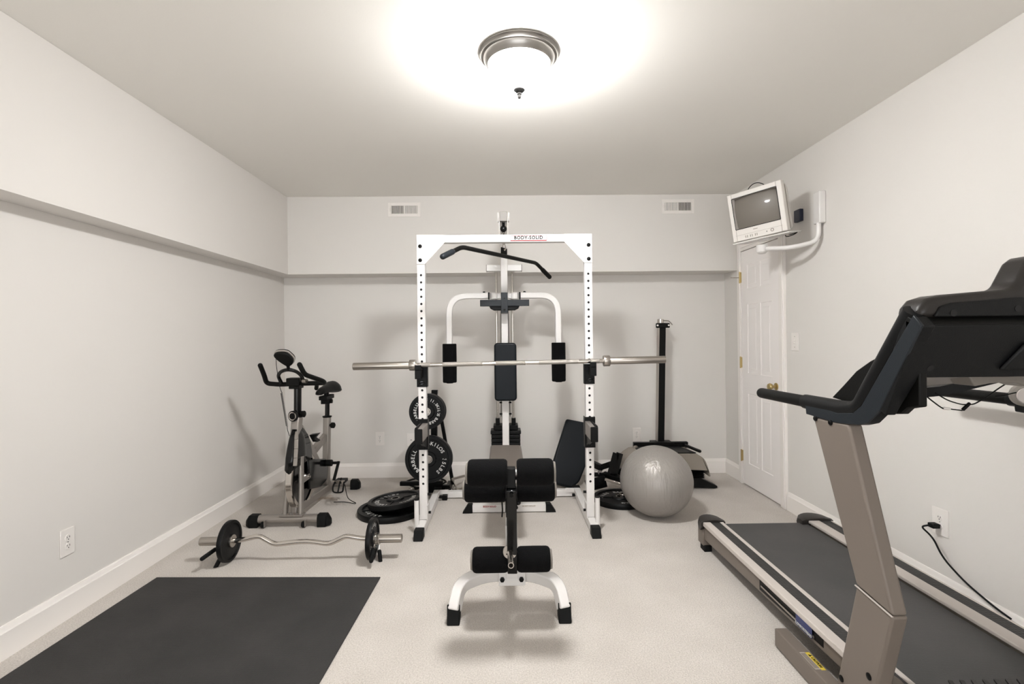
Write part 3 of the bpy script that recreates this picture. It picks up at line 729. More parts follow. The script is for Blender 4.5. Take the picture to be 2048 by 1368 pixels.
# low bolts on the column
for px, py in ((1000, 806), (1001, 829)):
    p = Y(px, py, 4.17); mb = MB(); mb.cyl((MX-.05, 4.20, p.z), (MX+.05, 4.20, p.z), .007, 8); mb.build('bolt', 'black', t)
# pec arms
AY = 4.06; za = Y(1000, 591, AY).z
xlA, xrA = Y(898.5, 650, AY).x, Y(1116.5, 650, AY).x
pe = MB(); pe.mm((MX-.196, AY-.035, Y(1007, 612, AY-.03).z), (MX+.200, AY+.015, Y(1007, 599.5, AY-.03).z)); pe.build('pec_bracket', 'slateband', t, bevel=.002)
MB().mm((MX-.027, AY-.045, Y(1007, 626, AY).z), (MX+.027, MYC-cw/2, Y(1007, 586, AY).z)).build('pec_clamp', 'slateband', t, bevel=.002)
for z in (598, 620.5): MB().cyl((MX, AY-.046, Y(1007, z, AY).z), (MX, AY-.052, Y(1007, z, AY).z), .009 if z > 600 else .006, 12).build('bolt', 'black', t)
cam_ = MB(); zt = Y(1007, 611, AY).z; cam_.prism([(MX-.125, AY-.01, zt), (MX+.125, AY-.01, zt), (MX+.115, AY-.01, zt-.022), (MX+.085, AY-.01, zt-.038), (MX-.085, AY-.01, zt-.038), (MX-.115, AY-.01, zt-.022)], (0, .09, 0)); cam_.build('pec_cam', 'black', t, bevel=.005)
for s in (-1, 1):
    xa = xlA if s < 0 else xrA
    path = fillet([(MX+s*.120, AY+.02, za), (xa, AY+.02, za), (xa, AY+.0, za-.42)], .15, 10)
    arm = MB().sq(path, .048, .048, (0, 1, 0)).build('pec_arm', 'white', t, bevel=.006)
    z1, z0 = Y(900, 687.5, AY).z, Y(900, 765, AY).z
    MB().lathe([(.025, z0), (.052, z0), (.0565, z0+.006), (.0575, (z0+z1)/2), (.0565, z1-.004), (.053, z1), (.025, z1)], (xa, AY, 0), (0, 0, 1), 28).build('foam_roller', 'foam', arm)
    MB().cyl((xa, AY, z0-.006), (xa, AY, z0+.02), .027, 16).build('end_cap', 'black', arm)
    k_ = MB(); k_.cyl((MX+s*.082, AY+.02, za-.028), (MX+s*.082, AY+.02, za+.022), .034, 20); k_.mm((MX+min(s*.03, s*.082), AY, za-.022), (MX+max(s*.03, s*.082), AY+.04, za+.016)); k_.build('pivot_knuckle', 'white', t)
    MB().mm((MX+s*.126-.006, AY-.008, za-.030), (MX+s*.126+.006, AY+.048, za+.026)).build('end_bracket', 'black', arm)
    MB().lathe([(0, 0), (.012, 0), (.010, .010), (0, .013)], (MX+s*.165, AY+.02, za+.024), (0, 0, 1), 12).build('bolt', 'black', arm)
# back pad
def rounded(cx, cz, w, h, r, y, n=6):
    out = []
    for sx, sz, a0 in ((1, 1, 0), (-1, 1, 90), (-1, -1, 180), (1, -1, 270)):
        for k in range(n+1):
            an = radians(a0+90*k/n); out.append(V((cx+sx*(w/2-r)+cos(an)*r, y, cz+sz*(h/2-r)+sin(an)*r)))
    return out
p0, p1 = Y(988, 686, 4.05), Y(1034, 802, 4.05)
cx, cz, w_, h_ = (p0.x+p1.x)/2, (p0.z+p1.z)/2, p1.x-p0.x, p0.z-p1.z
bp_ = MB().prism(rounded(cx, cz, w_, h_, .028, 4.05), (0, .058, 0)).build('back_pad', 'vinyl', t, bevel=.014, seg=3)
MB().mm((cx-.05, 4.108, cz-.15), (cx+.05, 4.172, cz+.15)).build('pad_bracket', 'black', t)

# lat bar hanging from the hook, swung round so that its left grip comes forward
A0, A1, A2, A3 = Y(884, 514, 3.02), Y(924, 494, 3.18), Y(1072, 526, 3.97), Y(1100, 555, 4.10)
t = thing('lat_bar', (MX, 3.59, 1.90), 'black bent lat pulldown bar hanging from the cable hook above the barbell', 'pulldown bar')
path = fillet([A0, A1, A2, A3], .035, 6)
MB().tube(path, .0145, 16).build('bar', 'blackmat', t)
d = (A1-A0).normalized(); MB().rtube([A0-d*.01, A0+d*.125], .0185, 16).build('grip', 'slateband', t, label='scuffed grey rubber grip')
d = (A2-A3).normalized(); MB().rtube([A3-d*.01, A3+d*.125], .0180, 16).build('grip', 'blackmat', t)
mid = A1+(A2-A1)*((3.585-A1.y)/(A2.y-A1.y)); dd = (A2-A1).normalized(); dd.z = 0; dd.normalize()
R = Matrix((dd, V((-dd.y, dd.x, 0)), V((0, 0, 1)))).transposed()
br = MB(); br.box(mid+V((0, 0, .032)), (.075, .008, .055), R); br.build('hanger_plate', 'blackmat', t, bevel=.006)
MB().cyl(mid+V((0, 0, .045))-V((-dd.y, dd.x, 0))*.006, mid+V((0, 0, .045))+V((-dd.y, dd.x, 0))*.006, .009, 12).build('eyelet', 'chrome', t)
lk = MB(); lk.tube(smooth([V((mid.x, 3.585, 1.975)), V((mid.x+.012, 3.585, mid.z+.055)), V((mid.x, 3.585, mid.z+.040)), V((mid.x-.012, 3.585, mid.z+.055))], n=5), .0035, 8, closed=True); lk.build('link', 'chrome', t)

# ------------------------------------------------------------------ bench with leg developer
BX = .018
t = thing('weight_bench', (BX, 3.0, 0), 'white framed weight bench with black foam leg rollers pointing at the camera', 'weight bench')
bench = t
# flat pad
q = [Z(976.5, 936, .50), Z(1050, 936, .50), Z(1042, 889.5, .50), Z(981, 889.5, .50)]
def ins(a, b, d): return a+(b-a).normalized()*d
pts = []
for i in range(4):
    p, a_, c_ = q[i], q[i-1], q[(i+1) % 4]; s_ = ins(p, a_, .03); e_ = ins(p, c_, .03)
    for k in range(5):
        u = k/4; pts.append(s_*(1-u)**2+p*2*u*(1-u)+e_*u*u)
MB().prism(pts, (0, 0, -.055)).build('bench_pad', 'taupe', t, bevel=.012, seg=3)
MB().mm((BX-.06, 3.05, .425), (BX+.06, 3.60, .445)).build('pad_support', 'black', t)
# frame: spine, posts, rear foot
MB().sq([(BX-.004, 3.66, .06), (BX-.004, 3.66, .425)], .05, .05, (0, 1, 0)).build('rear_post', 'white', t, bevel=.003)
MB().mm((BX-.030, 2.44, .118), (BX+.022, 3.66, .172)).build('spine', 'white', t, bevel=.003)
MB().sq([(BX, 2.60, .172), (BX, 2.95, .425)], .05, .05, None).build('front_strut', 'white', t, bevel=.003)
MB().mm((BX-.028, 2.48, .425), (BX+.028, 3.64, .445)).build('seat_rail', 'black', t)
a, b = Z(945, 1027), Z(1092, 1025); yc = 3.72
rf = MB().mm((a.x, yc-.025, .006), (b.x, yc+.025, .060)).build('rear_foot', 'white', t, bevel=.003)
for s, x in ((-1, a.x), (1, b.x)):
    MB().prism([(x, yc-.028, 0), (x, yc-.028, .063), (x+s*.035, yc-.028, .063), (x+s*.075, yc-.028, 0)], (0, .056, 0)).build('rubber_foot', 'rubber', t, bevel=.003)
lettering([('BODY\u00b7SOLID', .017, mx_from((-.13, yc-.0262, .049), (1, 0, 0), (0, 0, 1)))], 'decal_lettering', 'red', rf)
lettering([('BODY\u00b7SOLID', .017, mx_from((.16, yc-.0262, .049), (1, 0, 0), (0, 0, 1)))], 'decal_lettering', 'cream', rf)
# front arch
fx0, fx1 = Z(908, 1243).x, Z(1129, 1240).x
arch = fillet([(fx0+.004, 2.275, .055), (fx0+.022, 2.33, .145), (fx0+.14, 2.425, .150), (fx1-.14, 2.425, .150), (fx1-.022, 2.33, .145), (fx1-.004, 2.275, .055)], .12, 8)
MB().sq(arch, .048, .062, None).build('front_arch', 'white', t, bevel=.006)
for x in (fx0, fx1):
    MB().prism([(x-.029, 2.245, 0), (x-.029, 2.315, 0), (x-.029, 2.325, .060), (x-.029, 2.265, .088)], (.058, 0, 0)).build('rubber_foot', 'rubber', t, bevel=.005)
MB().mm((BX-.062, 2.375, .112), (BX+.064, 2.392, .176)).build('arch_plate', 'white', t, bevel=.002)
MB().mm((BX-.028, 2.37, .15), (BX+.028, 2.43, .40)).build('front_post', 'white', t, bevel=.003)
for s in (-1, 1): MB().cyl((BX+s*.0455, 2.376, .145), (BX+s*.0455, 2.362, .145), .0115, 6).build('bolt', 'black', t, bevel=.001)
# swinging lever and rollers
MB().sq([(BX+.0, 2.115, .655), (BX+.002, 2.245, .245)], .044, .044, None).build('lever', 'blackgloss', t, bevel=.004)
MB().cyl((BX, 2.105, .632), (BX, 2.09, .630), .008, 8).build('bolt', 'black', t)
MB().sq([(BX, 2.135, .58), (BX, 2.42, .56), (BX, 2.46, .42)], .046, .05, (1, 0, 0)).build('pivot_bracket', 'black', t, bevel=.003)
def rollers(y, z, x0, x1, gap, r, axc, nm):
    xm = BX+.004
    ax_ = MB().cyl((x0-.012, y, z), (x1+.012, y, z), .012, 14).build('roller_axle', axc, t)
    for a, b in ((x0, xm-gap), (xm+gap, x1)):
        m = MB(); m.lathe([(.012, 0), (r-.010, 0), (r-.003, .006), (r, .016), (r*1.01, (b-a)/2), (r, b-a-.016), (r-.003, b-a-.006), (r-.010, b-a), (.012, b-a)], (a, y, z), (1, 0, 0), 30); m.build('foam_roller', 'foam', t)
    for x, s in ((x0, -1), (x1, 1)):
        MB().lathe([(0, -.004), (r*.74, -.004), (r*.78, .002), (r*.74, .009), (0, .010)], (x, y, z), (s, 0, 0), 24).build('end_disc', 'grey', t)
pu = Y(1020, 945, 2.13); xl_, xr_ = Y(936, 945, 2.13).x, Y(1106, 943, 2.13).x
rollers(2.13, pu.z, xl_, xr_, .020, .0575, 'white', 'a')
pk = Y(1020, 978.5, 2.36); rollers(2.36, pk.z, Y(930, 978, 2.36).x, Y(1108, 976, 2.36).x, .024, .0575, 'black', 'b')
pn = Y(1022, 1120, 2.255); rollers(2.262, pn.z, Y(945.5, 1120, 2.255).x, Y(1100, 1118, 2.255).x, .020, .0555, 'grey', 'c')
MB().mm((BX-.018, 2.11, .655), (BX+.018, 2.16, pu.z+.02)).build('roller_bracket', 'black', t, bevel=.002)
# weight horn in front
hb = Y(1020, 1103, 2.20); he = Y(1022, 1131, 2.04)
MB().lathe([(0, 0), (.030, 0), (.032, .003), (.030, .007), (0, .007)], hb, (he-hb), 28).build('horn_disc', 'steel', t)
hn = MB(); dh = (he-hb).normalized(); hn.lathe([(0, 0), (.0125, 0), (.0125, (he-hb).length), (.009, (he-hb).length), (.009, .03), (0, .03)], hb, dh, 20); hn.build('weight_horn', 'steel', t)
MB().sq([(BX+.002, 2.245, .262), hb], .03, .03, None).build('horn_arm', 'blackgloss', t)
# pop pins and rod
p = Y(1037, 1008, 2.42); MB().cyl((BX+.02, 2.44, p.z), (p.x-.012, 2.44, p.z), .006, 8).build('pin', 'steel', t); MB().sphere((p.x, 2.44, p.z), .0125, seg=14).build('knob', 'blackgloss', t)
p = Y(1033, 1018, 2.43); MB().sphere((p.x, 2.45, p.z), .009, seg=12).build('knob', 'blackgloss', t)
MB().tube([Y(1004, 1003, 2.42), Y(1005, 1020, 2.42), Y(1004, 1034, 2.42)], .0035, 8).build('lock_rod', 'black', t)

# ------------------------------------------------------------------ leaning board, bench bits, plates at the right
bx = [(1133, 837, 4.52), (1189, 848, 4.52), (1190, 885, 4.45), (1160, 962, 4.28), (1145, 976, 4.26), (1107, 967, 4.28), (1105, 925, 4.36)]
pts = [Y(a, b, c) for a, b, c in bx]
nn = (pts[1]-pts[0]).cross(pts[4]-pts[0]).normalized()
if nn.y < 0: nn = -nn
# flatten to one plane
pts = [p-nn*((p-pts[0]).dot(nn)) for p in pts]
rp_ = []
for i in range(len(pts)):
    p, a_, c_ = pts[i], pts[i-1], pts[(i+1) % len(pts)]; s_ = ins(p, a_, .018); e_ = ins(p, c_, .018)
    for k in range(4):
        u = k/3; rp_.append(s_*(1-u)**2+p*2*u*(1-u)+e_*u*u)
lo = min(p.z for p in rp_); dz = V((0, 0, -lo+.004 if lo < .004 else 0))
t = thing('leaning_pad', tuple(pts[4]), 'large slate blue vinyl bench pad leaning against the back wall behind the right rack upright', 'bench pad')
pd = MB().prism([p+dz for p in rp_], nn*.055).build('cushion', 'vinyl', t, bevel=.014, seg=3)
MB().prism([p+dz+nn*.056 for p in [pts[0]+(pts[4]-pts[0])*f+(pts[1]-pts[0])*g for f, g in ((.08, .1), (.08, .8), (.85, .2), (.85, .02))]], nn*.015).build('backing_board', 'black', t)
MB().bar(pts[4]+nn*.07+V((0, 0, .02)), V((pts[4].x, YB-.05, .06)), .04, .03, None).build('prop', 'black', t)

t = thing('bench_attachment', tuple(Z(1215, 965)), 'black dismantled bench attachment of angled bars and a pad lying beside the right rack upright', 'bench attachment')
def bars(lst, w, h, nm='bar', m='black'):
    for (a, b) in lst:
        MB().bar(Y(*a), Y(*b), w, h, None).build(nm, m, t, bevel=.003)
bars([((1180, 925, 4.20), (1206, 937, 4.15)), ((1204, 934, 4.16), (1222, 928, 4.10))], .05, .045, 'arm')
for dx in (0, .030):
    a, b = Y(1222, 948, 4.05), Y(1233, 907, 4.13); MB().bar(a+V((dx, .01, 0)), b+V((dx, .01, 0)), .010, .055, (1, 0, 0)).build('channel_side', 'black', t, bevel=.002)
a, b = Y(1226, 946, 4.085), Y(1237, 909, 4.165); MB().bar(a, b, .040, .008, (0, 1, 0)).build('channel_back', 'black', t)
bars([((1180, 949, 4.12), (1222, 949, 4.05))], .03, .03, 'crossbar')
p = Y(1200, 945, 4.08); MB().lathe([(.008, -.006), (.018, -.006), (.018, .006), (.008, .006)], p, (0, 1, 0), 18, closed=True).build('eyelet', 'steel', t)
a, b = Y(1172, 972, 4.02), Y(1212, 962, 4.0); d = (b-a); MB().lathe([(0, 0), (.040, 0), (.046, .006), (.046, d.length-.006), (.040, d.length), (0, d.length)], a, d, 24).build('foam_roller', 'foam', t)
bars([((1206, 950, 4.1), (1250, 962, 4.0))], .07, .05, 'seat_bracket')
bars([((1210, 958, 3.95), (1252, 972, 3.87))], .02, .02, 'steel_bar', 'steel')
bars([((1225, 938, 4.15), (1250, 946, 4.1))], .04, .05, 'arm')
wp = Z(1236, 992, .02); wp.y = 3.915; wp.x = .885
weight_plate((wp.x, wp.y, .022), (0, 0, 1), 60, .205, .042, [('BARBELL', 90, 12), ('45LBS', 0, 13), ('20.4KILOS', 200, 11)], 'large black plate flat on the carpet between the rack and the grey ball', hub=.06)
t2 = thing('locking_collar', (wp.x+.02, wp.y-.01, .045), 'small chrome locking collar resting on the floor plate beside the grey ball', 'collar')
MB().lathe([(.016, 0), (.026, 0), (.027, .004), (.027, .018), (.026, .022), (.016, .022)], (wp.x+.02, wp.y-.01, .0445), (0, 0, 1), 24, closed=True).build('ring', 'chrome', t2)
MB().tube([(wp.x-.01, wp.y-.01, .060), (wp.x-.035, wp.y-.012, .066)], .004, 8).build('screw', 'chrome', t2)
MB().tube([(wp.x+.02, wp.y-.035, .058), (wp.x+.025, wp.y-.035, .085), (wp.x+.015, wp.y-.03, .095)], .0035, 8).build('lever', 'chrome', t2)

# ------------------------------------------------------------------ stepper by the back wall
SX = Z(1320, 960).x; SY = 4.50
t = thing('stepper_machine', (1.38, 4.4, 0), 'grey and black stepper with a tall black post standing behind the ball', 'exercise machine')
a, b = Y(1320.5, 884, SY), Y(1323.5, 646, SY)
post = MB().sq([a, b], .058, .058, (0, 1, 0)).build('post', 'black', t, bevel=.003)
MB().sq([a+V((-.032, .0, 0)), b+V((-.032, .0, 0))], .006, .06, (0, 1, 0)).build('side_strip', 'steel', post)  # thin paler strip along the left side of the post
br = MB(); br.mm((b.x-.065, SY-.045, b.z-.045), (b.x+.060, SY-.030, b.z-.002)); o = br.build('top_bracket', 'black', post, bevel=.006)
for s in (-1, 1): MB().cyl((b.x-.002+s*.050, SY-.046, b.z-.022), (b.x-.002+s*.050, SY-.049, b.z-.022), .008, 12).build('bolt_hole', 'plate', post)
MB().cyl((b.x-.012, SY, b.z), (b.x-.012, SY, b.z+.034), .028, 20).build('clamp', 'chrome', post)
MB().tube([(b.x+.01, SY, b.z+.022), (b.x+.06, SY-.01, b.z+.018), (b.x+.092, SY-.015, b.z-.018)], .005, 8).build('clamp_lever', 'steel', post)
fa, fb = Y(1266, 889, 4.42), Y(1374, 887, 4.42)
fr = MB(); fr.mm((fa.x, 4.39, fa.z-.03), (fb.x, 4.43, fa.z+.022)); frm = fr.build('cross_frame', 'black', t, bevel=.003)
MB().mm((a.x-.09, 4.385, a.z-.012), (a.x+.09, 4.53, a.z+.012)).build('post_bracket', 'black', t, bevel=.003)
p = Y(1272, 896, 4.36); MB().cyl((p.x, 4.385, p.z), (p.x, 4.28, p.z-.07), .024, 18).build('damper', 'steel', t)
a2, b2 = Y(1369, 890, 4.38), Y(1401, 903, 4.05); MB().rtube([a2, b2], .013, 12).build('handle_rod', 'black', t)
# hood: curved grey shell with a black top tray
hx0, hx1 = Y(1252, 910, 4.1).x, Y(1423, 930, 4.1).x
top_z = Y(1400, 909, 4.1).z
prof = [(0, 0), (.035, .012), (.09, .014)]
L0 = [V((hx0+.0, 4.12, top_z-.16)), V((hx0+.02, 4.12, top_z-.06)), V((hx0+.10, 4.12, top_z)), V((hx1-.12, 4.12, top_z)), V((hx1-.05, 4.12, top_z-.045)), V((hx1-.008, 4.12, top_z-.15)), V((hx1+.0, 4.12, top_z-.19))]
outer = smooth(L0[:3], False, 3)[:-1]+[L0[2]]+smooth(L0[3:], False, 4)
shell = MB()
inner = [p+V((0, 0, -.01)) for p in outer]
prof_ = outer+[V((hx1-.012, 4.12, top_z-.19)), V((hx1-.02, 4.12, top_z-.14)), V((hx1-.22, 4.12, top_z-.13)), V((hx0+.06, 4.12, top_z-.13)), V((hx0+.02, 4.12, top_z-.16))]
shell.prism(prof_, (0, .30, 0)); sh = shell.build('hood', 'tvgrey', t, bevel=.004, ang=45)
MB().prism([(hx0+.13, 4.14, top_z+.002), (hx1-.11, 4.14, top_z+.002), (hx1-.17, 4.39, top_z+.002), (hx0+.14, 4.39, top_z+.002)], (0, 0, .006)).build('top_tray', 'dark', t, bevel=.002)
bl = MB(); n = 6; z1 = top_z-.13; z0 = .10; bx0, bx1 = hx0+.10, Y(1403, 950, 4.2).x
for k in range(n):
    za_, zb_ = z1+(z0-z1)*k/n, z1+(z0-z1)*(k+1)/n; zm = (za_+zb_)/2
    for (w0, w1, zz0, zz1) in ((0, .014, za_, zm), (.014, 0, zm, zb_)):
        P0 = [(bx0-w0, 4.17-w0), (bx1+w0, 4.17-w0), (bx1+w0, 4.38+w0), (bx0-w0, 4.38+w0)]; P1 = [(bx0-w1, 4.17-w1), (bx1+w1, 4.17-w1), (bx1+w1, 4.38+w1), (bx0-w1, 4.38+w1)]
        A_ = [bl.bm.verts.new((x, y, zz0)) for x, y in P0]; B2 = [bl.bm.verts.new((x, y, zz1)) for x, y in P1]
        for i in range(4): bl.bm.faces.new((A_[i], A_[(i+1) % 4], B2[(i+1) % 4], B2[i]))
bl.build('bellows', 'rubber', t, ang=20)
MB().mm((bx0-.05, 4.31, .0), (bx1, 4.42, .10)).build('base', 'black', t, bevel=.006)
f0, f1 = Z(1420, 967, .0), Z(1375, 960, .0)
MB().prism([(bx1-.16, 4.20, .025), (f0.x-.03, 4.20, .004), (f0.x, 4.20, .008), (f0.x, 4.20, .024), (bx1-.03, 4.20, .105), (bx1-.10, 4.20, .085)], (0, .10, 0)).build('foot', 'dark', t, bevel=.006)
# ------------------------------------------------------------------ exercise bike, front towards the camera
KX = -1.495
t = thing('exercise_bike', (KX, 3.9, 0), 'silver and black spin bike with chrome flywheel standing in the left corner', 'exercise bike')
bike = t
def oval(p, q, w, h, ref=(0, 0, 1), n=16):
    return MB().sweep([p, q], [(w/2*cos(2*pi*k/n), h/2*sin(2*pi*k/n)) for k in range(n)], ref)
# front stabiliser
sa, sb_ = Z(505, 1050), Z(655, 1046); sy = 3.50
oval((sa.x+.06, sy, .052), (sb_.x-.04, sy, .052), .066, .058).build('front_stabilizer', 'silver', t)
for x, s in ((sa.x+.065, -1), (sb_.x-.045, 1)):
    m = MB(); n = 8
    sec = [(-.036, -.050), (.036, -.050), (.036, .012), (.022, .032), (-.022, .032), (-.036, .012)]
    m.prism([(x, sy+a, .052+b) for a, b in sec], (s*.060, 0, 0))
    m.prism([(x+s*.0605, sy+a*.92, .052+b*.92) for a, b in sec], (s*.003, 0, 0))
    f = m
    f.build('rubber_foot', 'rubber', t, bevel=.005)
    m2 = MB(); m2.prism([(x+s*.064, sy+.034, .004), (x+s*.064, sy-.034, .004), (x+s*.064, sy-.030, .060), (x+s*.064, sy+.030, .060)], (s*.001, 0, 0))
    hull = MB(); A_ = [hull.bm.verts.new((x+s*.0636, sy+a*.92, .052+b*.92)) for a, b in sec]; B2 = [hull.bm.verts.new((x+s*.086, sy+a*.5, .035+b*.5)) for a, b in sec]
    for i in range(6): hull.bm.faces.new((A_[i], A_[(i+1) % 6], B2[(i+1) % 6], B2[i]))
    hull.bm.faces.new(B2); hull.build('foot_nose', 'rubber', t); m2.bm.free()
for px in (531, 610):
    p = Z(px, 1053, 0); w = MB(); w.lathe([(0, -.012), (.018, -.012), (.021, -.008), (.021, .008), (.018, .012), (0, .012)], (p.x, sy-.036, .024), (1, 0, 0), 20); w.build('transport_wheel', 'rubber', t)
    MB().mm((p.x+.013, sy-.055, .012), (p.x+.017, sy-.02, .055)).build('wheel_bracket', 'silver', t)
MB().mm((KX-.080, sy-.034, .076), (KX+.080, sy+.034, .084)).build('mount_plate', 'silver', t, bevel=.001)
for dx in (-.02, .02): MB().cyl((KX+dx, sy-.02, .084), (KX+dx, sy-.02, .096), .008, 6).build('bolt', 'steel', t)
# rear stabiliser
ra = Z(712, 975); ry = 4.36
oval((KX-.255, ry, .048), (ra.x-.02, ry, .048), .060, .056).build('rear_stabilizer', 'silver', t)
for x, s in ((KX-.255, -1), (ra.x-.03, 1)):
    hull = MB(); sec = [(-.036, -.048), (.036, -.048), (.036, .014), (.022, .034), (-.022, .034), (-.036, .014)]
    rings = [[hull.bm.verts.new((x+s*d, ry+a*k, .048+b*k+(k-1)*.04)) for a, b in sec] for d, k in ((0, 1), (.055, 1), (.078, .62))]
    for A_, B2 in zip(rings, rings[1:]):
        for i in range(6): hull.bm.faces.new((A_[i], A_[(i+1) % 6], B2[(i+1) % 6], B2[i]))
    hull.bm.faces.new(rings[0]); hull.bm.faces.new(rings[-1]); hull.build('rubber_foot', 'rubber', t, bevel=.004)
# fork blades
fw = .055
for s in (-1, 1):
    oval((KX+s*fw, sy+.01, .08), (KX+s*.040, 3.56, .47), .034, .046, (0, 1, 0)).build('fork_blade', 'silver', t)
# flywheel
wy, wz, wr = 3.655, .300, .222
m = MB(); m.lathe([(wr-.034, -.020), (wr-.006, -.022), (wr, -.018), (wr, .018), (wr-.006, .022), (wr-.034, .020)], (KX, wy, wz), (1, 0, 0), 64, closed=True); fl = m.build('flywheel_rim', 'chrome', t)
MB().lathe([(0, -.012), (wr-.033, -.012), (wr-.033, .012), (0, .012)], (KX, wy, wz), (1, 0, 0), 64).build('flywheel_disc', 'blackgloss', t)
MB().lathe([(0, -.040), (.020, -.040), (.034, -.014), (.034, .014), (.020, .040), (0, .040)], (KX, wy, wz), (1, 0, 0), 24).build('hub', 'chrome', t)
MB().cyl((KX-.065, wy, wz), (KX+.065, wy, wz), .009, 12).build('axle', 'chrome', t)
for s in (-1, 1): MB().prism([(KX+s*.050, sy+.02, wz-.02), (KX+s*.050, wy+.02, wz-.018), (KX+s*.050, wy+.02, wz+.018), (KX+s*.050, sy+.03, wz+.02)], (s*.004, 0, 0)).build('dropout', 'silver', t)
# frame tubes
hd = V((KX, 3.60, .70))
MB().sq([(KX, 3.62, .66), (KX, 4.20, .075)], .046, .062, (0, 0, 1)).build('down_tube', 'silver', t, bevel=.008)
MB().sq([(KX, sy+.02, .096), (KX, ry, .060)], .044, .058, (0, 0, 1)).build('bottom_tube', 'silver', t, bevel=.008)
st0, st1 = V((KX+.005, 4.14, .12)), V((KX+.015, 4.15, .66))
MB().sq([st0, st1], .050, .060, (0, 1, 0)).build('seat_tube', 'silver', t, bevel=.008)
MB().sq([(KX, 3.86, .43), (KX, 4.14, .50)], .040, .055, (0, 0, 1)).build('top_tube', 'silver', t, bevel=.006)
MB().lathe([(.024, 0), (.036, 0), (.037, .010), (.024, .012)], (st1.x, st1.y, st1.z-.004), (0, 0, 1), 20, closed=True).build('clamp_ring', 'black', t)
oval(st1-V((0, 0, .05)), (st1.x+.004, 4.15, .815), .036, .044, (0, 1, 0)).build('seat_post', 'blackgloss', t)
kb = Y(657, 850, 4.15); MB().lathe([(0, 0), (.012, 0), (.012, .012), (.024, .016), (.024, .034), (.016, .040), (0, .040)], (st1.x+.028, 4.14, kb.z), (1, -.3, 0), 16).build('seat_knob', 'blackmat', t)
MB().mm((st1.x-.035, 4.06, .805), (st1.x+.030, 4.24, .838)).build('seat_slider', 'blackmat', t, bevel=.004)
MB().mm((st1.x-.030, 4.09, .770), (st1.x+.034, 4.18, .808)).build('slider_clamp', 'black', t, bevel=.004)
MB().lathe([(0, 0), (.016, 0), (.018, .02), (0, .024)], (st1.x+.03, 4.13, .79), (1, 0, 0), 14).build('slider_knob', 'blackmat', t)
MB().cyl((st1.x, 4.14, .83), (st1.x, 4.14, .868), .020, 14).build('seat_clamp', 'black', t)
MB().tube([(st1.x-.022, 4.02, .872), (st1.x-.022, 4.25, .872)], .0045, 8).build('seat_rail', 'chrome', t)
MB().tube([(st1.x+.022, 4.02, .872), (st1.x+.022, 4.25, .872)], .0045, 8).build('seat_rail', 'chrome', t)
# saddle: lofted cross sections nose -> rear
m = MB(); rings = []; sx0 = st1.x+.005
secs = [(3.945, .016, .875, .020), (3.965, .032, .882, .036), (4.02, .040, .892, .042), (4.10, .052, .898, .046), (4.17, .064, .904, .060), (4.23, .080, .906, .074), (4.275, .082, .902, .080), (4.30, .064, .898, .060)]
for y, w, z, h in secs:
    rings.append([m.bm.verts.new((sx0+cos(2*pi*k/20)*w*(1 if sin(2*pi*k/20) < 0 else .9), y, z+(sin(2*pi*k/20)*h*(.55 if sin(2*pi*k/20) > 0 else .7)) - abs(cos(2*pi*k/20))**2*h*.25)) for k in range(20)])
for A_, B2 in zip(rings, rings[1:]):
    for i in range(20): m.bm.faces.new((A_[i], A_[(i+1) % 20], B2[(i+1) % 20], B2[i]))
m.bm.faces.new(rings[0]); m.bm.faces.new(rings[-1]); sd = m.build('saddle', 'blackmat', t, ang=70)
# head, shroud and stem
MB().sq([(KX, 3.56, .56), (KX-.002, 3.60, .745)], .058, .075, (0, 1, 0)).build('head_tube', 'silver', t, bevel=.01)
MB().lathe([(.025, 0), (.041, 0), (.042, .010), (.025, .012)], (KX, 3.60, .742), (0, 0, 1), 20, closed=True).build('clamp_ring', 'black', t)
oval((KX, 3.60, .70), (KX+.004, 3.60, .96), .050, .062, (0, 1, 0)).build('handlebar_post', 'blackgloss', t)
kp = Y(585, 833, 3.53)
MB().lathe([(0, 0), (.034, 0), (.038, .006), (.038, .018), (.033, .022), (.031, .020), (.031, .017), (.022, .017), (.022, .022), (0, .024)], (kp.x, 3.56, kp.z), (-.25, -1, 0), 24).build('tension_knob', 'black', t)
MB().lathe([(.023, .0205), (.030, .0205), (.030, .0225), (.023, .0225)], (kp.x, 3.56, kp.z), (-.25, -1, 0), 24, closed=True).build('knob_ring', 'chrome', t)
kp = Y(605, 828, 3.6); MB().lathe([(0, -.01), (.022, -.008), (.024, .014), (.012, .022), (0, .022)], (kp.x, 3.60, kp.z), (1, -.2, 0), 16).build('post_knob', 'blackmat', t)
# shroud: lofted fender over the wheel
m = MB(); rings = []
for z, y0, y1, w in ((.665, 3.535, 3.62, .028), (.60, 3.500, 3.68, .044), (.54, 3.475, 3.70, .052), (.48, 3.455, 3.71, .057), (.425, 3.44, 3.71, .059)):
    ring = []
    for k in range(17):
        u = -1+2*k/16; ring.append(m.bm.verts.new((KX+w*u, y1-(y1-y0)*(1-abs(u)**5), z - (.05 if z < .43 else 0)*(1-abs(u)))))
    rings.append(ring)
for A_, B2 in zip(rings, rings[1:]):
    for i in range(16): m.bm.faces.new((A_[i], A_[i+1], B2[i+1], B2[i]))
m.bm.faces.new(rings[0]); sh = m.build('front_shroud', 'blackgloss', t, ang=80)
so_ = sh.modifiers.new('solid', 'SOLIDIFY'); so_.thickness = .004
m = MB(); pa = []
for z, y, w in ((.65, 3.54, .018), (.60, 3.510, .030), (.54, 3.485, .038), (.48, 3.465, .042), (.43, 3.450, .044)): pa.append(V((KX+w, y-.004, z)))
for a_, b_ in zip(pa, pa[1:]): m.bar(a_, b_, .026, .014, (0, 1, 0))
m.build('shroud_trim', 'silver', t, bevel=.003)
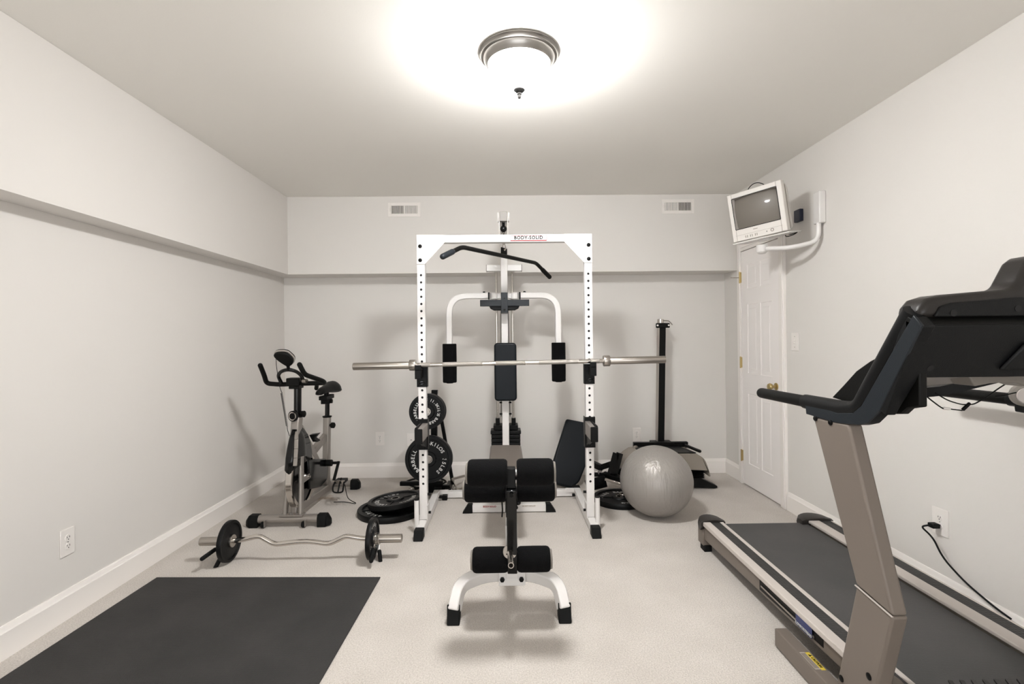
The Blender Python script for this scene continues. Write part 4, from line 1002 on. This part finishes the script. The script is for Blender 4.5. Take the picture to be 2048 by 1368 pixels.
# brake pad over the rim
m = MB(); m.mm((KX-.032, 3.50, .505), (KX+.032, 3.58, .535)); m.build('brake_block', 'black', t, bevel=.005)
# chain guard, crank, pedals
m = MB(); m.prism([(KX+.028, 3.66, .42), (KX+.028, 4.02, .345), (KX+.028, 4.07, .26), (KX+.028, 4.03, .17), (KX+.028, 3.90, .15), (KX+.028, 3.68, .20)], (.024, 0, 0)); m.build('chain_guard', 'blackgloss', t, bevel=.008)
ck = Y(647, 926, 4.02)
MB().cyl((KX+.052, 4.02, ck.z), (KX+.098, 4.02, ck.z), .026, 20).build('bottom_bracket', 'blackmat', t, bevel=.003)
MB().cyl((KX+.098, 4.02, ck.z), (KX+.150, 4.02, ck.z), .011, 14).build('crank_axle', 'black', t)
cx_ = KX+.150; MB().sq([(cx_, 4.02, ck.z+.012), (cx_-.01, 3.93, ck.z-.115)], .013, .022, (1, 0, 0)).build('crank_arm', 'black', t, bevel=.003)
MB().sq([(KX-.115, 4.02, ck.z), (KX-.105, 4.11, ck.z+.115)], .013, .022, (1, 0, 0)).build('crank_arm', 'black', t, bevel=.003)
for px_, py_, pz_, s in ((cx_+.048, 3.93, ck.z-.118, 1), (KX-.165, 4.11, ck.z+.118, -1)):
    p = MB(); p.box((px_, py_, pz_), (.085, .070, .020)); pd_ = p.build('pedal', 'blackmat', t, bevel=.004)
    for k in (-1, 1): MB().mm((px_-.040, py_+k*.038-.003, pz_-.012), (px_+.040, py_+k*.038+.003, pz_+.012)).build('pedal_cage', 'chrome', pd_)
    cg = MB(); cg.tube(smooth([V((px_-.035, py_-.04, pz_)), V((px_-.040, py_-.075, pz_-.03)), V((px_-.030, py_-.080, pz_-.065)), V((px_+.030, py_-.080, pz_-.065)), V((px_+.040, py_-.075, pz_-.03)), V((px_+.035, py_-.04, pz_))], False), .006, 8); cg.build('toe_cage', 'black', pd_)
    MB().tube([(px_, py_-.08, pz_-.065), (px_+.005, py_-.05, pz_+.0), (px_, py_, pz_+.02)], .006, 8).build('toe_strap', 'rubber', pd_)
MB().tube(smooth([V((cx_+.085, 3.90, ck.z-.14)), V((cx_+.115, 3.88, .07)), V((cx_+.16, 3.93, .012)), V((cx_+.05, 3.98, .008)), V((cx_-.03, 3.98, .008))], False), .003, 6).build('strap_end', 'rubber', t)
# bottle holder
b0 = Y(622, 876, 3.80); m = MB(); m.prism([(b0.x-.015, 3.80, b0.z+.022), (b0.x+.052, 3.80, b0.z+.030), (b0.x+.020, 3.80, b0.z-.005), (b0.x+.052, 3.80, b0.z-.030), (b0.x+.012, 3.80, b0.z-.030)], (0, .06, 0)); m.build('bottle_cage', 'black', t, bevel=.003)
# handlebar
hb0, hb1 = Y(530, 767, 3.60), Y(648, 765, 3.60)
barp = fillet([Y(519, 727, 3.50), Y(529, 752, 3.56), Y(533, 767, 3.60), Y(560, 769, 3.60), Y(606, 767, 3.60), Y(650, 766, 3.61), Y(646, 762, 3.56), Y(609, 749, 3.40), Y(597, 725, 3.36)], .03, 5)
MB().rtube(barp, .0165, 14).build('handlebar', 'blackmat', t)
MB().tube(smooth([Y(563, 766, 3.58), Y(557, 752, 3.54), Y(563, 743, 3.50), Y(577, 739.5, 3.48), Y(592, 743, 3.50), Y(603, 752, 3.54), Y(607, 764, 3.58)], False, 5), .0125, 12).build('computer_loop', 'blackgloss', t)
p = Y(590, 764, 3.58); m = MB(); m.mm((p.x-.050, 3.545, p.z-.028), (p.x+.042, 3.625, p.z+.030)); m.build('bar_clamp', 'black', t, bevel=.006)
p = Y(597, 774, 3.6); MB().mm((p.x-.052, 3.555, p.z-.010), (p.x+.020, 3.645, p.z+.012)).build('post_cap', 'black', t, bevel=.004)
p = Y(606, 762, 3.55); MB().cyl(p, p+V((.03, -.01, .0)), .015, 12).build('clamp_knob', 'steel', t)
# left end stub of the elbow rest behind the saddle
p = Y(632, 778, 3.75); MB().rtube([Y(634, 768, 3.70), Y(632, 780, 3.72)], .015, 12).build('arm_rest', 'blackmat', t)
# computer: teardrop shell with a light band
co = Y(569, 717, 3.45)
tilt = Matrix.Rotation(radians(35), 3, 'X') @ Matrix.Rotation(radians(8), 3, 'Y')
def comp(y0, y1, k, ext=0):
    out = [(-.062, .045), (-.030, .060), (.018, .062), (.046, .040), (.066, .006), (.058, -.034), (.030, -.060), (.010, -.058), (-.036, -.022), (-.066, .018)]
    m = MB(); A_ = [V((a*k, y0, b*k)) for a, b in out]; A_ = smooth(A_, True, 3)
    m.prism(A_, (0, y1-y0, 0))
    for v in m.bm.verts: v.co = tilt @ v.co + co
    return m
comp(-.020, .006, .93).build('computer', 'blackmat', t, bevel=.008, seg=3)
comp(.0065, .013, 1.0).build('computer_band', 'rail', t, bevel=.001)
comp(.0135, .026, .98).build('computer_face', 'blackmat', t, bevel=.004)
MB().cyl(co+V((.02, .01, -.055)), Y(577, 740, 3.48), .011, 12).build('computer_stalk', 'black', t)
cab = [Y(552, 716, 3.44), Y(553, 733, 3.45), Y(556, 752, 3.47), Y(560, 775, 3.50), Y(564, 786, 3.50)]
MB().tube(smooth(cab, False), .0022, 6).build('cable', 'rubber', t)
p, q = Y(563, 786, 3.50), Y(574, 852, 3.50); pts = []
for k in range(420):
    u = k/419; c_ = p+(q-p)*u; an = 2*pi*32*u; pts.append(c_+V((cos(an)*.0062, sin(an)*.0062, 0)))
MB().tube(pts, .0016, 5).build('coiled_cable', 'rubber', t)
MB().tube([q, Y(575, 860, 3.50), Y(579, 872, 3.50)], .0022, 6).build('cable', 'rubber', t)

# ------------------------------------------------------------------ television on its swing arm
TC = Y(1512, 425, 3.42); th, ph, ro_ = radians(52), radians(8.5), radians(3.8)
n_ = V((-sin(th)*cos(ph), -cos(th)*cos(ph), -sin(ph))); r_x = V((cos(th), -sin(th), 0)); r_z = r_x.cross(-n_).normalized()
if r_z.z < 0: r_z = -r_z
rx = r_x*cos(ro_)+r_z*sin(-ro_)*-1; rz_ = (r_z-rx*r_z.dot(rx)).normalized()
def TV(a, b, c): return TC+rx*a+rz_*b+n_*c      # across, up, towards the viewer
RT_ = Matrix((rx, n_, rz_)).transposed()
TC = Y(1512, 425, 3.36)
tv = thing('television', tuple(TC), 'small silver tube television tilted down on a white wall arm high at the right', 'television')
TW, TH = .365, .330
fr = MB()
def tbox(a0, a1, b0, b1, c0, c1): fr.box(TV((a0+a1)/2, (b0+b1)/2, (c0+c1)/2), (a1-a0, c1-c0, b1-b0), RT_)
sl, sr, sb2, st_ = -TW/2+.030, TW/2-.034, -TH/2+.082, TH/2-.034
tbox(-TW/2, sl, -TH/2, TH/2, -.045, 0); tbox(sr, TW/2, -TH/2, TH/2, -.045, 0); tbox(sl, sr, st_, TH/2, -.045, 0); tbox(sl, sr, -TH/2, sb2, -.045, 0)
fr.build('front_bezel', 'tv', tv, bevel=.004)
m = MB(); N1, N2 = 14, 10; grid = []
for i in range(N1+1):
    row = []
    for j in range(N2+1):
        u = i/N1*2-1; v = j/N2*2-1; row.append(m.bm.verts.new(TV((sl+sr)/2+u*(sr-sl)/2, (sb2+st_)/2+v*(st_-sb2)/2, -.003-.024*u*u-.016*v*v)))
    grid.append(row)
for i in range(N1):
    for j in range(N2): m.bm.faces.new((grid[i][j], grid[i+1][j], grid[i+1][j+1], grid[i][j+1]))
m.build('screen', 'screen', tv)
m = MB()
for a, b, c, d in ((sl-.003, sl+.001, sb2, st_), (sr-.001, sr+.003, sb2, st_), (sl, sr, sb2-.003, sb2+.001), (sl, sr, st_-.001, st_+.003)): m.box(TV((a+b)/2, (c+d)/2, .0002), (b-a, .0012, d-c), RT_)
m.build('screen_gasket', 'dark', tv)
m = MB(); m.box(TV(0, -.125, .0012), (TW-.05, .001, .0012), RT_); m.build('panel_seam', 'tvgrey', tv)
for k in range(3):
    for s in (-1, 1): MB().box(TV(-.085+.033*k+s*.006, -.143, .002), (.0035, .003, .016), RT_).build('button', 'tvgrey', tv, bevel=.0008)
MB().lathe([(0, 0), (.0035, 0), (.003, .0015), (0, .002)], TV(.052, -.140, .000), n_, 10).build('sensor', 'slot', tv)
MB().lathe([(.007, 0), (.011, 0), (.011, .002), (.007, .002)], TV(.088, -.138, .000), n_, 20, closed=True).build('power_button', 'tvgrey', tv)
m = MB(); m.box(TV(-.02, -.104, .0004), (.030, .0012, .0045), RT_); m.build('nameplate', 'tvgrey', tv)
# housing tapering back: light shell section, grey recess, tail
def loft(secs, name, mm_, **k):
    m = MB(); rings = []
    for c, a0, a1, b0, b1, r in secs:
        ring = []
        for sx, sz, A0_ in ((1, 1, 0), (-1, 1, 90), (-1, -1, 180), (1, -1, 270)):
            for q_ in range(5):
                an = radians(A0_+90*q_/4); ring.append(m.bm.verts.new(TV((a1 if sx > 0 else a0)-sx*r+cos(an)*r, (b1 if sz > 0 else b0)-sz*r+sin(an)*r, c)))
        rings.append(ring)
    for A_, B2 in zip(rings, rings[1:]):
        for i in range(20): m.bm.faces.new((A_[i], A_[(i+1) % 20], B2[(i+1) % 20], B2[i]))
    m.bm.faces.new(rings[0]); m.bm.faces.new(rings[-1]); return m.build(name, mm_, tv, **k)
loft([(-.045, -TW/2+.008, TW/2-.008, -TH/2+.010, TH/2-.012, .012), (-.085, -TW/2+.012, TW/2-.012, -TH/2+.010, TH/2-.016, .012)], 'side_recess', 'tvgrey')
loft([(-.0855, -TW/2+.006, TW/2-.006, -TH/2+.006, TH/2-.010, .02), (-.115, -TW/2+.010, TW/2-.010, -TH/2+.006, TH/2-.020, .03)], 'rear_shell', 'tv')
loft([(-.1155, -TW/2+.016, TW/2-.016, -TH/2+.010, TH/2-.028, .04), (-.16, -TW/2+.040, TW/2-.040, -TH/2+.012, TH/2-.075, .05), (-.215, -TW/2+.09, TW/2-.09, -TH/2+.05, TH/2-.12, .04)], 'tube_housing', 'tvgrey', ang=60)
# tray, mount
MY = 3.235
mt = thing('television_mount', (XR-.03, MY, 2.13), 'white curved swing arm and tray holding the television to the right wall', 'wall bracket')
zt0, zt1 = X(1640, 446, 2.05).z, X(1640, 382, 2.05).z
MB().mm((XR-.045, MY-.034, zt0), (XR-.001, MY+.034, zt1)).build('wall_bracket', 'white', mt, bevel=.006)
sw = TV(-.030, -TH/2-.045, -.085)
bx_ = V((XR-.030, MY, zt0))
armp = fillet([bx_+V((0, 0, .02)), bx_+V((0, 0, -.115)), bx_+V((-.16, .04, -.150)), V((sw.x, sw.y, sw.z-.035))], .10, 8)
MB().tube(armp, .0155, 16).build('swing_arm', 'white', mt)
kn_ = MB(); kn_.lathe([(0, -.070), (.022, -.068), (.033, -.058), (.037, -.040), (.037, -.012), (.034, -.008), (0, -.008)], sw, (0, 0, 1), 24); kn_.build('swivel_knob', 'white', mt)
tr = MB(); tr.box(TV(.005, -TH/2-.012, -.09), (.38, .20, .008), RT_); tr.build('tray', 'white', mt, bevel=.003)
m = MB(); m.box(TV(.005, -TH/2-.022, -.075), (.07, .07, .020), RT_); m.build('tray_block', 'white', mt, bevel=.003)
pts = [TV(.10, -TH/2-.010, -.17), TV(.14, -TH/2-.02, -.15), TV(.19, -TH/2-.018, -.12), TV(.17, -TH/2-.03, -.10), TV(.12, -TH/2-.03, -.12)]
MB().tube(smooth(pts, True), .0028, 8, closed=True).build('cable_loop', 'rubber', tv)
MB().tube(smooth([TV(-.10, TH/2-.06, -.16), TV(-.09, TH/2+.010, -.12), TV(-.04, TH/2+.045, -.11), TV(.01, TH/2+.035, -.11), TV(.05, TH/2-.01, -.13), TV(.08, TH/2-.05, -.15)], False), .0028, 8).build('cable_arc', 'rubber', tv)
jb = X(1593, 431, XR-.03); m = MB(); m.mm((XR-.030, jb.y-.035, jb.z-.045), (XR-.001, jb.y+.035, jb.z+.04)); tag(m.build('jack_box', 'blue', None, bevel=.004), 'small dark blue jack box on the wall behind the television', 'jack box')

# ------------------------------------------------------------------ treadmill
TR = thing('treadmill', (1.55, 1.6, 0), 'large grey and black treadmill along the right wall with its console towards the camera', 'treadmill')
def TY(px, py, x): return X(px, py, x)
t = TR
y0_, y1_ = 1.30, 2.985
XO, XI, XJ, XP = 1.166, 1.288, 1.800, 1.945
# side rails: body, silver shells, textured treads
def rail(x0, x1, name, parts):
    m = MB(); m.prism([(x0+.012, y0_, .115), (x0+.012, y1_, .072), (x0+.012, y1_, .158), (x0+.012, y0_, .158)], (x1-x0-.018, 0, 0)); m.build('rail_body', 'tgrey', t, bevel=.003)
    for a, b, mm_, z, nm in parts:
        m = MB(); m.mm((a, y0_, z-.016 if nm != 'outer_trim' else z-.024), (b, y1_, z)); m.build(nm, mm_, t, bevel=.004 if nm != 'tread_strip' else .001)
rail(XO, XI, 'left', [(XO, XO+.046, 'rail', .180, 'outer_trim'), (XO+.0465, XO+.100, 'tread', .178, 'tread_strip'), (XO+.1005, XI, 'rail', .180, 'inner_trim')])
rail(XJ, XP, 'right', [(XJ, XJ+.066, 'rail', .180, 'inner_trim'), (XJ+.0665, XJ+.130, 'tread', .178, 'tread_strip'), (XJ+.1305, XP, 'rail', .178, 'outer_trim')])
m = MB(); n = 10
prof = [(2.995, .158), (3.015, .150), (3.025, .135), (3.015, .115), (2.995, .108), (1.24, .108), (1.22, .115), (1.21, .135), (1.22, .150), (1.24, .158)]
m.prism([(XI+.004, a, b) for a, b in prof], (XJ-XI-.008, 0, 0)); m.build('running_belt', 'belt', t, ang=60)
MB().mm((XI+.02, 1.3, .06), (XJ-.02, 2.9, .105)).build('deck', 'dark', t)
# rear end caps
for a, b, s in ((XO-.010, XI+.012, -1), (XJ-.040, XP+.004, 1)):
    m = MB(); rings = []; N_ = 9
    for k in range(N_):
        u = k/(N_-1); x = a+(b-a)*u; bul = sin(pi*u)**.6 if 0 < u < 1 else 0
        yb = 3.015+.055*bul; zt_ = .184+.012*bul
        sec = [(2.965, .150), (2.965, zt_-.004), (2.985, zt_), (yb, zt_-.004), (yb+.008, .160), (yb, .135), (2.99, .125)]
        rings.append([m.bm.verts.new((x, y, z)) for y, z in sec])
    for A_, B2 in zip(rings, rings[1:]):
        for i in range(7): m.bm.faces.new((A_[i], A_[(i+1) % 7], B2[(i+1) % 7], B2[i]))
    m.bm.faces.new(rings[0]); m.bm.faces.new(rings[-1]); cp = m.build('rear_cap', 'tpush', t, bevel=.002)
    MB().mm((a+.012, 2.975, .035), (b-.03, 3.055, .134)).build('cap_body', 'tgrey', t, bevel=.006)
    MB().mm((a+.018, 2.97, .0), (a+.065, 3.035, .040)).build('rubber_foot', 'rubber', t, bevel=.005)
# latch recess on the left side
ra_, rb_ = TY(1519, 1165, XO+.011).y, TY(1647, 1300, XO+.011).y
MB().prism([(XO+.0105, rb_, .116), (XO+.0105, ra_, .100), (XO+.0105, ra_, .148), (XO+.0105, rb_, .156)], (.002, 0, 0)).build('latch_recess', 'black', t, bevel=.001)
m = MB(); m.mm((XO+.006, rb_+.05, .122), (XO+.0100, ra_-.02, .130)); m.build('latch_rod', 'steel', t)
la, lb = TY(1596, 1240, XO+.008).y, TY(1625, 1280, XO+.008).y
lt = MB().mm((XO+.001, lb, .112), (XO+.0100, la+.008, .157)).build('latch_grip', 'bluetag', t, bevel=.005)
lettering([('COMFORTREAD', .0150, mx_from((XO+.0004, (la+lb)/2, .124), (0, -1, 0), (0, 0, 1)))], 'latch_lettering', 'paint', lt)
# base frame foot with caution sticker
bs = MB(); bs.mm((1.100, .95, .006), (1.150, 2.055, .078)); bf_ = bs.build('base_frame', 'tgrey', t, bevel=.004)
c0, c1 = Z(1618, 1308, .0785), Z(1640, 1333, .0785)
yc0, yc1 = c0.y, c1.y
MB().mm((1.128, yc1-.02, .0782), (1.144, yc0+.01, .0788)).build('caution_sticker', 'yellow', bf_)
MB().mm((1.108, yc1-.015, .0782), (1.1275, yc0+.012, .0787)).build('sticker_text_block', 'cream', bf_)
lettering([('\u25B2 CAUTION', .013, mx_from((1.136, (yc0+yc1)/2-.005, .0790), (0, -1, 0), (1, 0, 0)))], 'sticker_lettering', 'ink', bf_)
m = MB()
for k in range(4): m.mm((1.1105+.0042*k, yc1-.010, .0788), (1.112+.0042*k, yc0+.006, .0791))
m.build('sticker_lines', 'ink', bf_)
MB().mm((1.96, .95, .006), (2.01, 2.055, .078)).build('base_frame', 'tgrey', t, bevel=.004)
MB().mm((1.15, .97, .006), (1.96, 1.03, .060)).build('base_cross_tube', 'tgrey', t, bevel=.004)
# motor hood
m = MB(); prof = [(1.545, .165), (1.54, .190), (1.50, .205), (1.30, .235), (1.05, .235), (.92, .19), (.88, .10), (.90, .04), (1.50, .04)]
m.prism([(1.22, a, b) for a, b in prof], (.66, 0, 0)); hood = m.build('motor_hood', 'dark', t, bevel=.01, ang=40)
for k in range(12): MB().box((1.36+.036*k, 1.512, .2065), (.012, .055, .006), Matrix.Rotation(radians(-25), 3, 'Z')).build('hood_rib', 'blackgloss', hood)
MB().lathe([(0, -.03), (.06, -.03), (.085, -.015), (.085, .02), (.07, .03), (0, .03)], (1.21, 1.56, .115), (1, 0, 0), 28).build('pivot_cover', 'tgrey', t)
# uprights (two welded lengths each)
def upr(xo, s):
    lo = [(1.775, .0), (1.715, .08), (1.61, .471), (1.457, .453), (1.52, .214), (1.575, .0)]
    up = [(1.611, .473), (1.831, .985), (1.640, .990), (1.458, .455)]
    MB().prism([(xo, a, b) for a, b in lo], (.050*s, 0, 0)).build('lower_upright', 'tgrey', t, bevel=.008, seg=3)
    MB().prism([(xo+.001*s, a, b) for a, b in up], (.048*s, 0, 0)).build('upper_upright', 'tgrey', t, bevel=.008, seg=3)
    MB().sq([(xo-.0015*s, 1.612, .473), (xo-.0015*s, 1.456, .455)], .003, .004, (1, 0, 0)).build('weld_seam', 'rail', t)
upr(1.13, 1); upr(1.945, 1)
for px, py in ((1631, 837), (1661, 845)):
    p = TY(px, py, 1.13); MB().lathe([(0, 0), (.010, 0), (.010, .003), (.006, .006), (0, .006)], (1.1305, p.y, p.z), (-1, 0, 0), 14).build('bolt', 'black', t)
for px, py in ((1683, 1357), (1738, 1353)):
    p = TY(px, py, 1.13); MB().lathe([(0, 0), (.011, 0), (.011, .003), (.006, .006), (0, .006)], (1.1305, p.y, p.z), (-1, 0, 0), 14).build('bolt', 'black', t)
# hand rails and arms
def arm(mx, side):
    """mx maps x of the left arm to either side"""
    def P3(px, py, x=1.13): p = TY(px, py, x); return V((mx(x), p.y, p.z))
    tip, jo = P3(1519, 785, 1.155), P3(1612, 803, 1.155)
    d = (jo-tip).normalized(); MB().rtube([tip, jo+d*.02], .0225, 18).build('hand_grip', 'blackmat', t)
    path = fillet([jo, P3(1690, 818, 1.155), P3(1720, 818, 1.155), P3(1740, 780, 1.155), P3(1828, 622, 1.155)], .07, 8)
    MB().tube(path, .0275, 18).build('arm_rim', 'dark', t)
    sl_ = [P3(*q) for q in ((1610, 806), (1612, 828), (1672, 846), (1716, 850), (1735, 846), (1758, 823), (1800, 737), (1843, 651), (1826, 630), (1722, 812), (1705, 826), (1672, 826), (1640, 812))]
    MB().prism(sl_, (side*.008, 0, 0)).build('arm_side', 'slateband', t, bevel=.002)
    MB().prism([p+V((side*.0081, .007, -.002)) for p in sl_], (side*.038, 0, 0)).build('arm_body', 'dark', t, bevel=.004)
arm(lambda x: x, 1); arm(lambda x: 3.11-x, -1)
# slanted cross panel facing the camera
m = MB()
A1_, A2_ = (1.357, 1.309), (1.425, 1.160)
poly = [(1.134, *A1_), (1.976, *A1_), (1.976, *A2_), (1.165, *A2_)]
poly = [(1.134, A1_[0], A1_[1]), (1.976, A1_[0], A1_[1]), (1.976, 1.573, 1.012), (1.945, 1.573, 1.012), (1.945, 1.523, 1.05), (1.925, A2_[0], A2_[1]), (1.168, A2_[0], A2_[1]), (1.165, 1.523, 1.05), (1.165, 1.573, 1.012), (1.134, 1.573, 1.012)]
poly2 = []
def on(x, z): f = (A1_[1]-z)/(A1_[1]-A2_[1]); return (x, A1_[0]+(A2_[0]-A1_[0])*f, z)
poly = [on(1.132, 1.309), on(1.978, 1.309), on(1.978, 1.045), on(1.945, 1.045), on(1.910, 1.160), on(1.188, 1.160), on(1.162, 1.045), on(1.132, 1.045)]
m.prism(poly, (0, .05, .022)); cpn = m.build('cross_panel', 'dark', t, bevel=.003)
for px, py in ((1868, 737),):
    p = TY(px, py, 1.0); q = ray(px, py); k_ = 1.40/q.y; p = CP+q*k_; nn2 = V((0, -.91, -.415))
    MB().lathe([(0, -.001), (.009, -.001), (.0095, .0008), (0, .0006)], V(on(p.x, p.z)), nn2, 16).build('screw_hole', 'hole', cpn)
# recessed centre of the panel
MB().prism([on(1.445, 1.262), on(1.70, 1.262), on(1.74, 1.185), on(1.405, 1.185)], (0, -.012, -.006)).build('centre_boss', 'dark', t, bevel=.01)
# ledge between arm and hood
m = MB(); m.prism([(1.132, 1.357, 1.310), (1.132, 1.395, 1.342), (1.132, 1.402, 1.345), (1.132, 1.402, 1.300), (1.132, 1.40, 1.295)], (.846, 0, 0)); m.build('ledge', 'blackmat', t, bevel=.004)
# display housing
ol = [(1.150, 1.332), (1.158, 1.362), (1.178, 1.385), (1.215, 1.396), (1.40, 1.410), (1.425, 1.418), (1.465, 1.49), (1.485, 1.505), (1.625, 1.505), (1.645, 1.49), (1.685, 1.418), (1.71, 1.410), (1.895, 1.396), (1.932, 1.385), (1.952, 1.362), (1.960, 1.332)]
m = MB(); m.prism([(a, 1.375, b) for a, b in ol], (0, .09, .0)); dh_ = m.build('display_housing', 'tpush', t, bevel=.018, seg=4, ang=50)
il = [(1.190, 1.334), (1.205, 1.362), (1.235, 1.372), (1.42, 1.386), (1.69, 1.386), (1.875, 1.372), (1.905, 1.362), (1.92, 1.334)]
m = MB(); m.prism([(a, 1.3695, b) for a, b in il], (0, .012, .0)); m.build('housing_back', 'dark', t, bevel=.004)
for px, py in ((1908, 626), (2037, 617)):
    q = ray(px, py); p = CP+q*(1.368/q.y); MB().lathe([(0, 0), (.009, 0), (.0095, .0012), (0, .001)], (p.x, 1.3695, p.z), (0, -1, 0), 16).build('screw_hole', 'hole', t)
# console tray towards the runner: left lobe, underside, rear lip
def Q(px, py, x=1.185): p = TY(px, py, x); return (x, p.y, p.z)
lobe = [Q(1663, 795), Q(1685, 772), Q(1712, 742), Q(1740, 722), Q(1765, 709), Q(1826, 640), Q(1838, 700), Q(1839, 814), Q(1815, 817), Q(1803, 828), Q(1772, 828)]
MB().prism(lobe, (.024, 0, 0)).build('console_lobe', 'blackmat', t, bevel=.004)
MB().prism([(1.88, b, c) for a, b, c in lobe], (.03, 0, 0)).build('console_lobe', 'blackmat', t, bevel=.004)
m = MB(); hexa = [((1.262, 1.835, 1.088), (1.262, 1.46, 1.168), (1.262, 1.44, 1.30), (1.262, 1.60, 1.215), (1.262, 1.80, 1.105))]
rings = []
TB_ = ((1.25, .062), (1.28, .055), (1.38, .018), (1.50, 0), (1.60, .012), (1.66, .035), (1.72, .062), (1.80, .10), (1.87, .13))
for x, dz in TB_:
    rings.append([m.bm.verts.new((x, y-(.10 if y > 1.7 else 0)*(dz/.066), z+(dz if y > 1.7 else 0))) for (_, y, z) in hexa[0]])
for A_, B2 in zip(rings, rings[1:]):
    for i in range(5): m.bm.faces.new((A_[i], A_[(i+1) % 5], B2[(i+1) % 5], B2[i]))
m.bm.faces.new(rings[0]); m.bm.faces.new(rings[-1]); m.build('console_tray', 'grey', t)
m = MB(); lp_ = [V((x, 1.845-.10*(dz/.066), 1.066+dz)) for x, dz in TB_]
m.sq(lp_, .034, .030, (0, 1, 0)); m.build('tray_lip', 'dark', t)
# pulse bar under the console on the right
pb = [TY(1938, 757, 1.50), TY(1950, 773, 1.50), TY(1985, 768, 1.50), TY(2030, 764, 1.55), TY(2075, 770, 1.60)]
m = MB(); P_ = [Y(px, py, 1.55) for px, py in ((1938, 752), (1950, 773), (1982, 767), (2010, 765), (2034, 766), (2060, 775), (2060, 748))]
m.prism(P_, (0, .08, 0)); m.build('pulse_bar', 'grey', t, bevel=.005)
jc = TY(2058, 790, 1.90); MB().lathe([(0, -.012), (.036, -.012), (.040, -.006), (.040, .020), (.032, .026), (0, .026)], (1.88, jc.y, jc.z), (-.5, -1, 0), 28).build('joint_cap', 'grey', t)
MB().lathe([(0, .0265), (.029, .0265), (.027, .030), (0, .030)], (1.88, jc.y, jc.z), (-.5, -1, 0), 28).build('joint_disc', 'rail', t)
# safety leads
kw = [Y(1848, 788, 1.72), Y(1862, 800, 1.72), Y(1886, 817, 1.72), Y(1900, 818, 1.72), Y(1924, 821, 1.72)]
lead = MB().tube(smooth(kw, False), .0022, 6).build('sensor_lead', 'rubber', t)
MB().rtube([Y(1886, 816, 1.72), Y(1901, 818, 1.72)], .005, 10).build('connector', 'plate', lead)
a, b = Y(1925, 820, 1.72), Y(1940, 806, 1.72); MB().bar(a, b, .008, .010, None).build('clip', 'black', lead, bevel=.002)
MB().tube(smooth([Y(1871, 786, 1.72), Y(1895, 800, 1.72), Y(1920, 808, 1.72), Y(1934, 809, 1.72), Y(1950, 807, 1.72), Y(1975, 792, 1.70), Y(2000, 775, 1.66), Y(2018, 764, 1.62)], False), .0022, 6).build('sensor_lead', 'rubber', t)
MB().tube(smooth([Y(1990, 792, 1.75), Y(2005, 791, 1.75), Y(2032, 785, 1.75)], False), .0022, 6).build('sensor_lead', 'rubber', t)
# power cord of the treadmill, plugged into the right wall outlet
pm = MB(); pm.box((XR-.030, 2.378, .367), (.036, .034, .022)); 
P = [(XR-.046, 2.385, .366), (XR-.075, 2.40, .355), X(1866, 1075, XR-.055), X(1885, 1115, XR-.045), X(1930, 1165, XR-.035), X(1990, 1215, XR-.03), X(2022, 1238, XR-.028)]
pcd = MB().tube(fillet(P, .08, 5), .0042, 10).build('power_cord', 'rubber', TR)
pm.build('plug', 'rubber', pcd, bevel=.004)
#@@NEXT
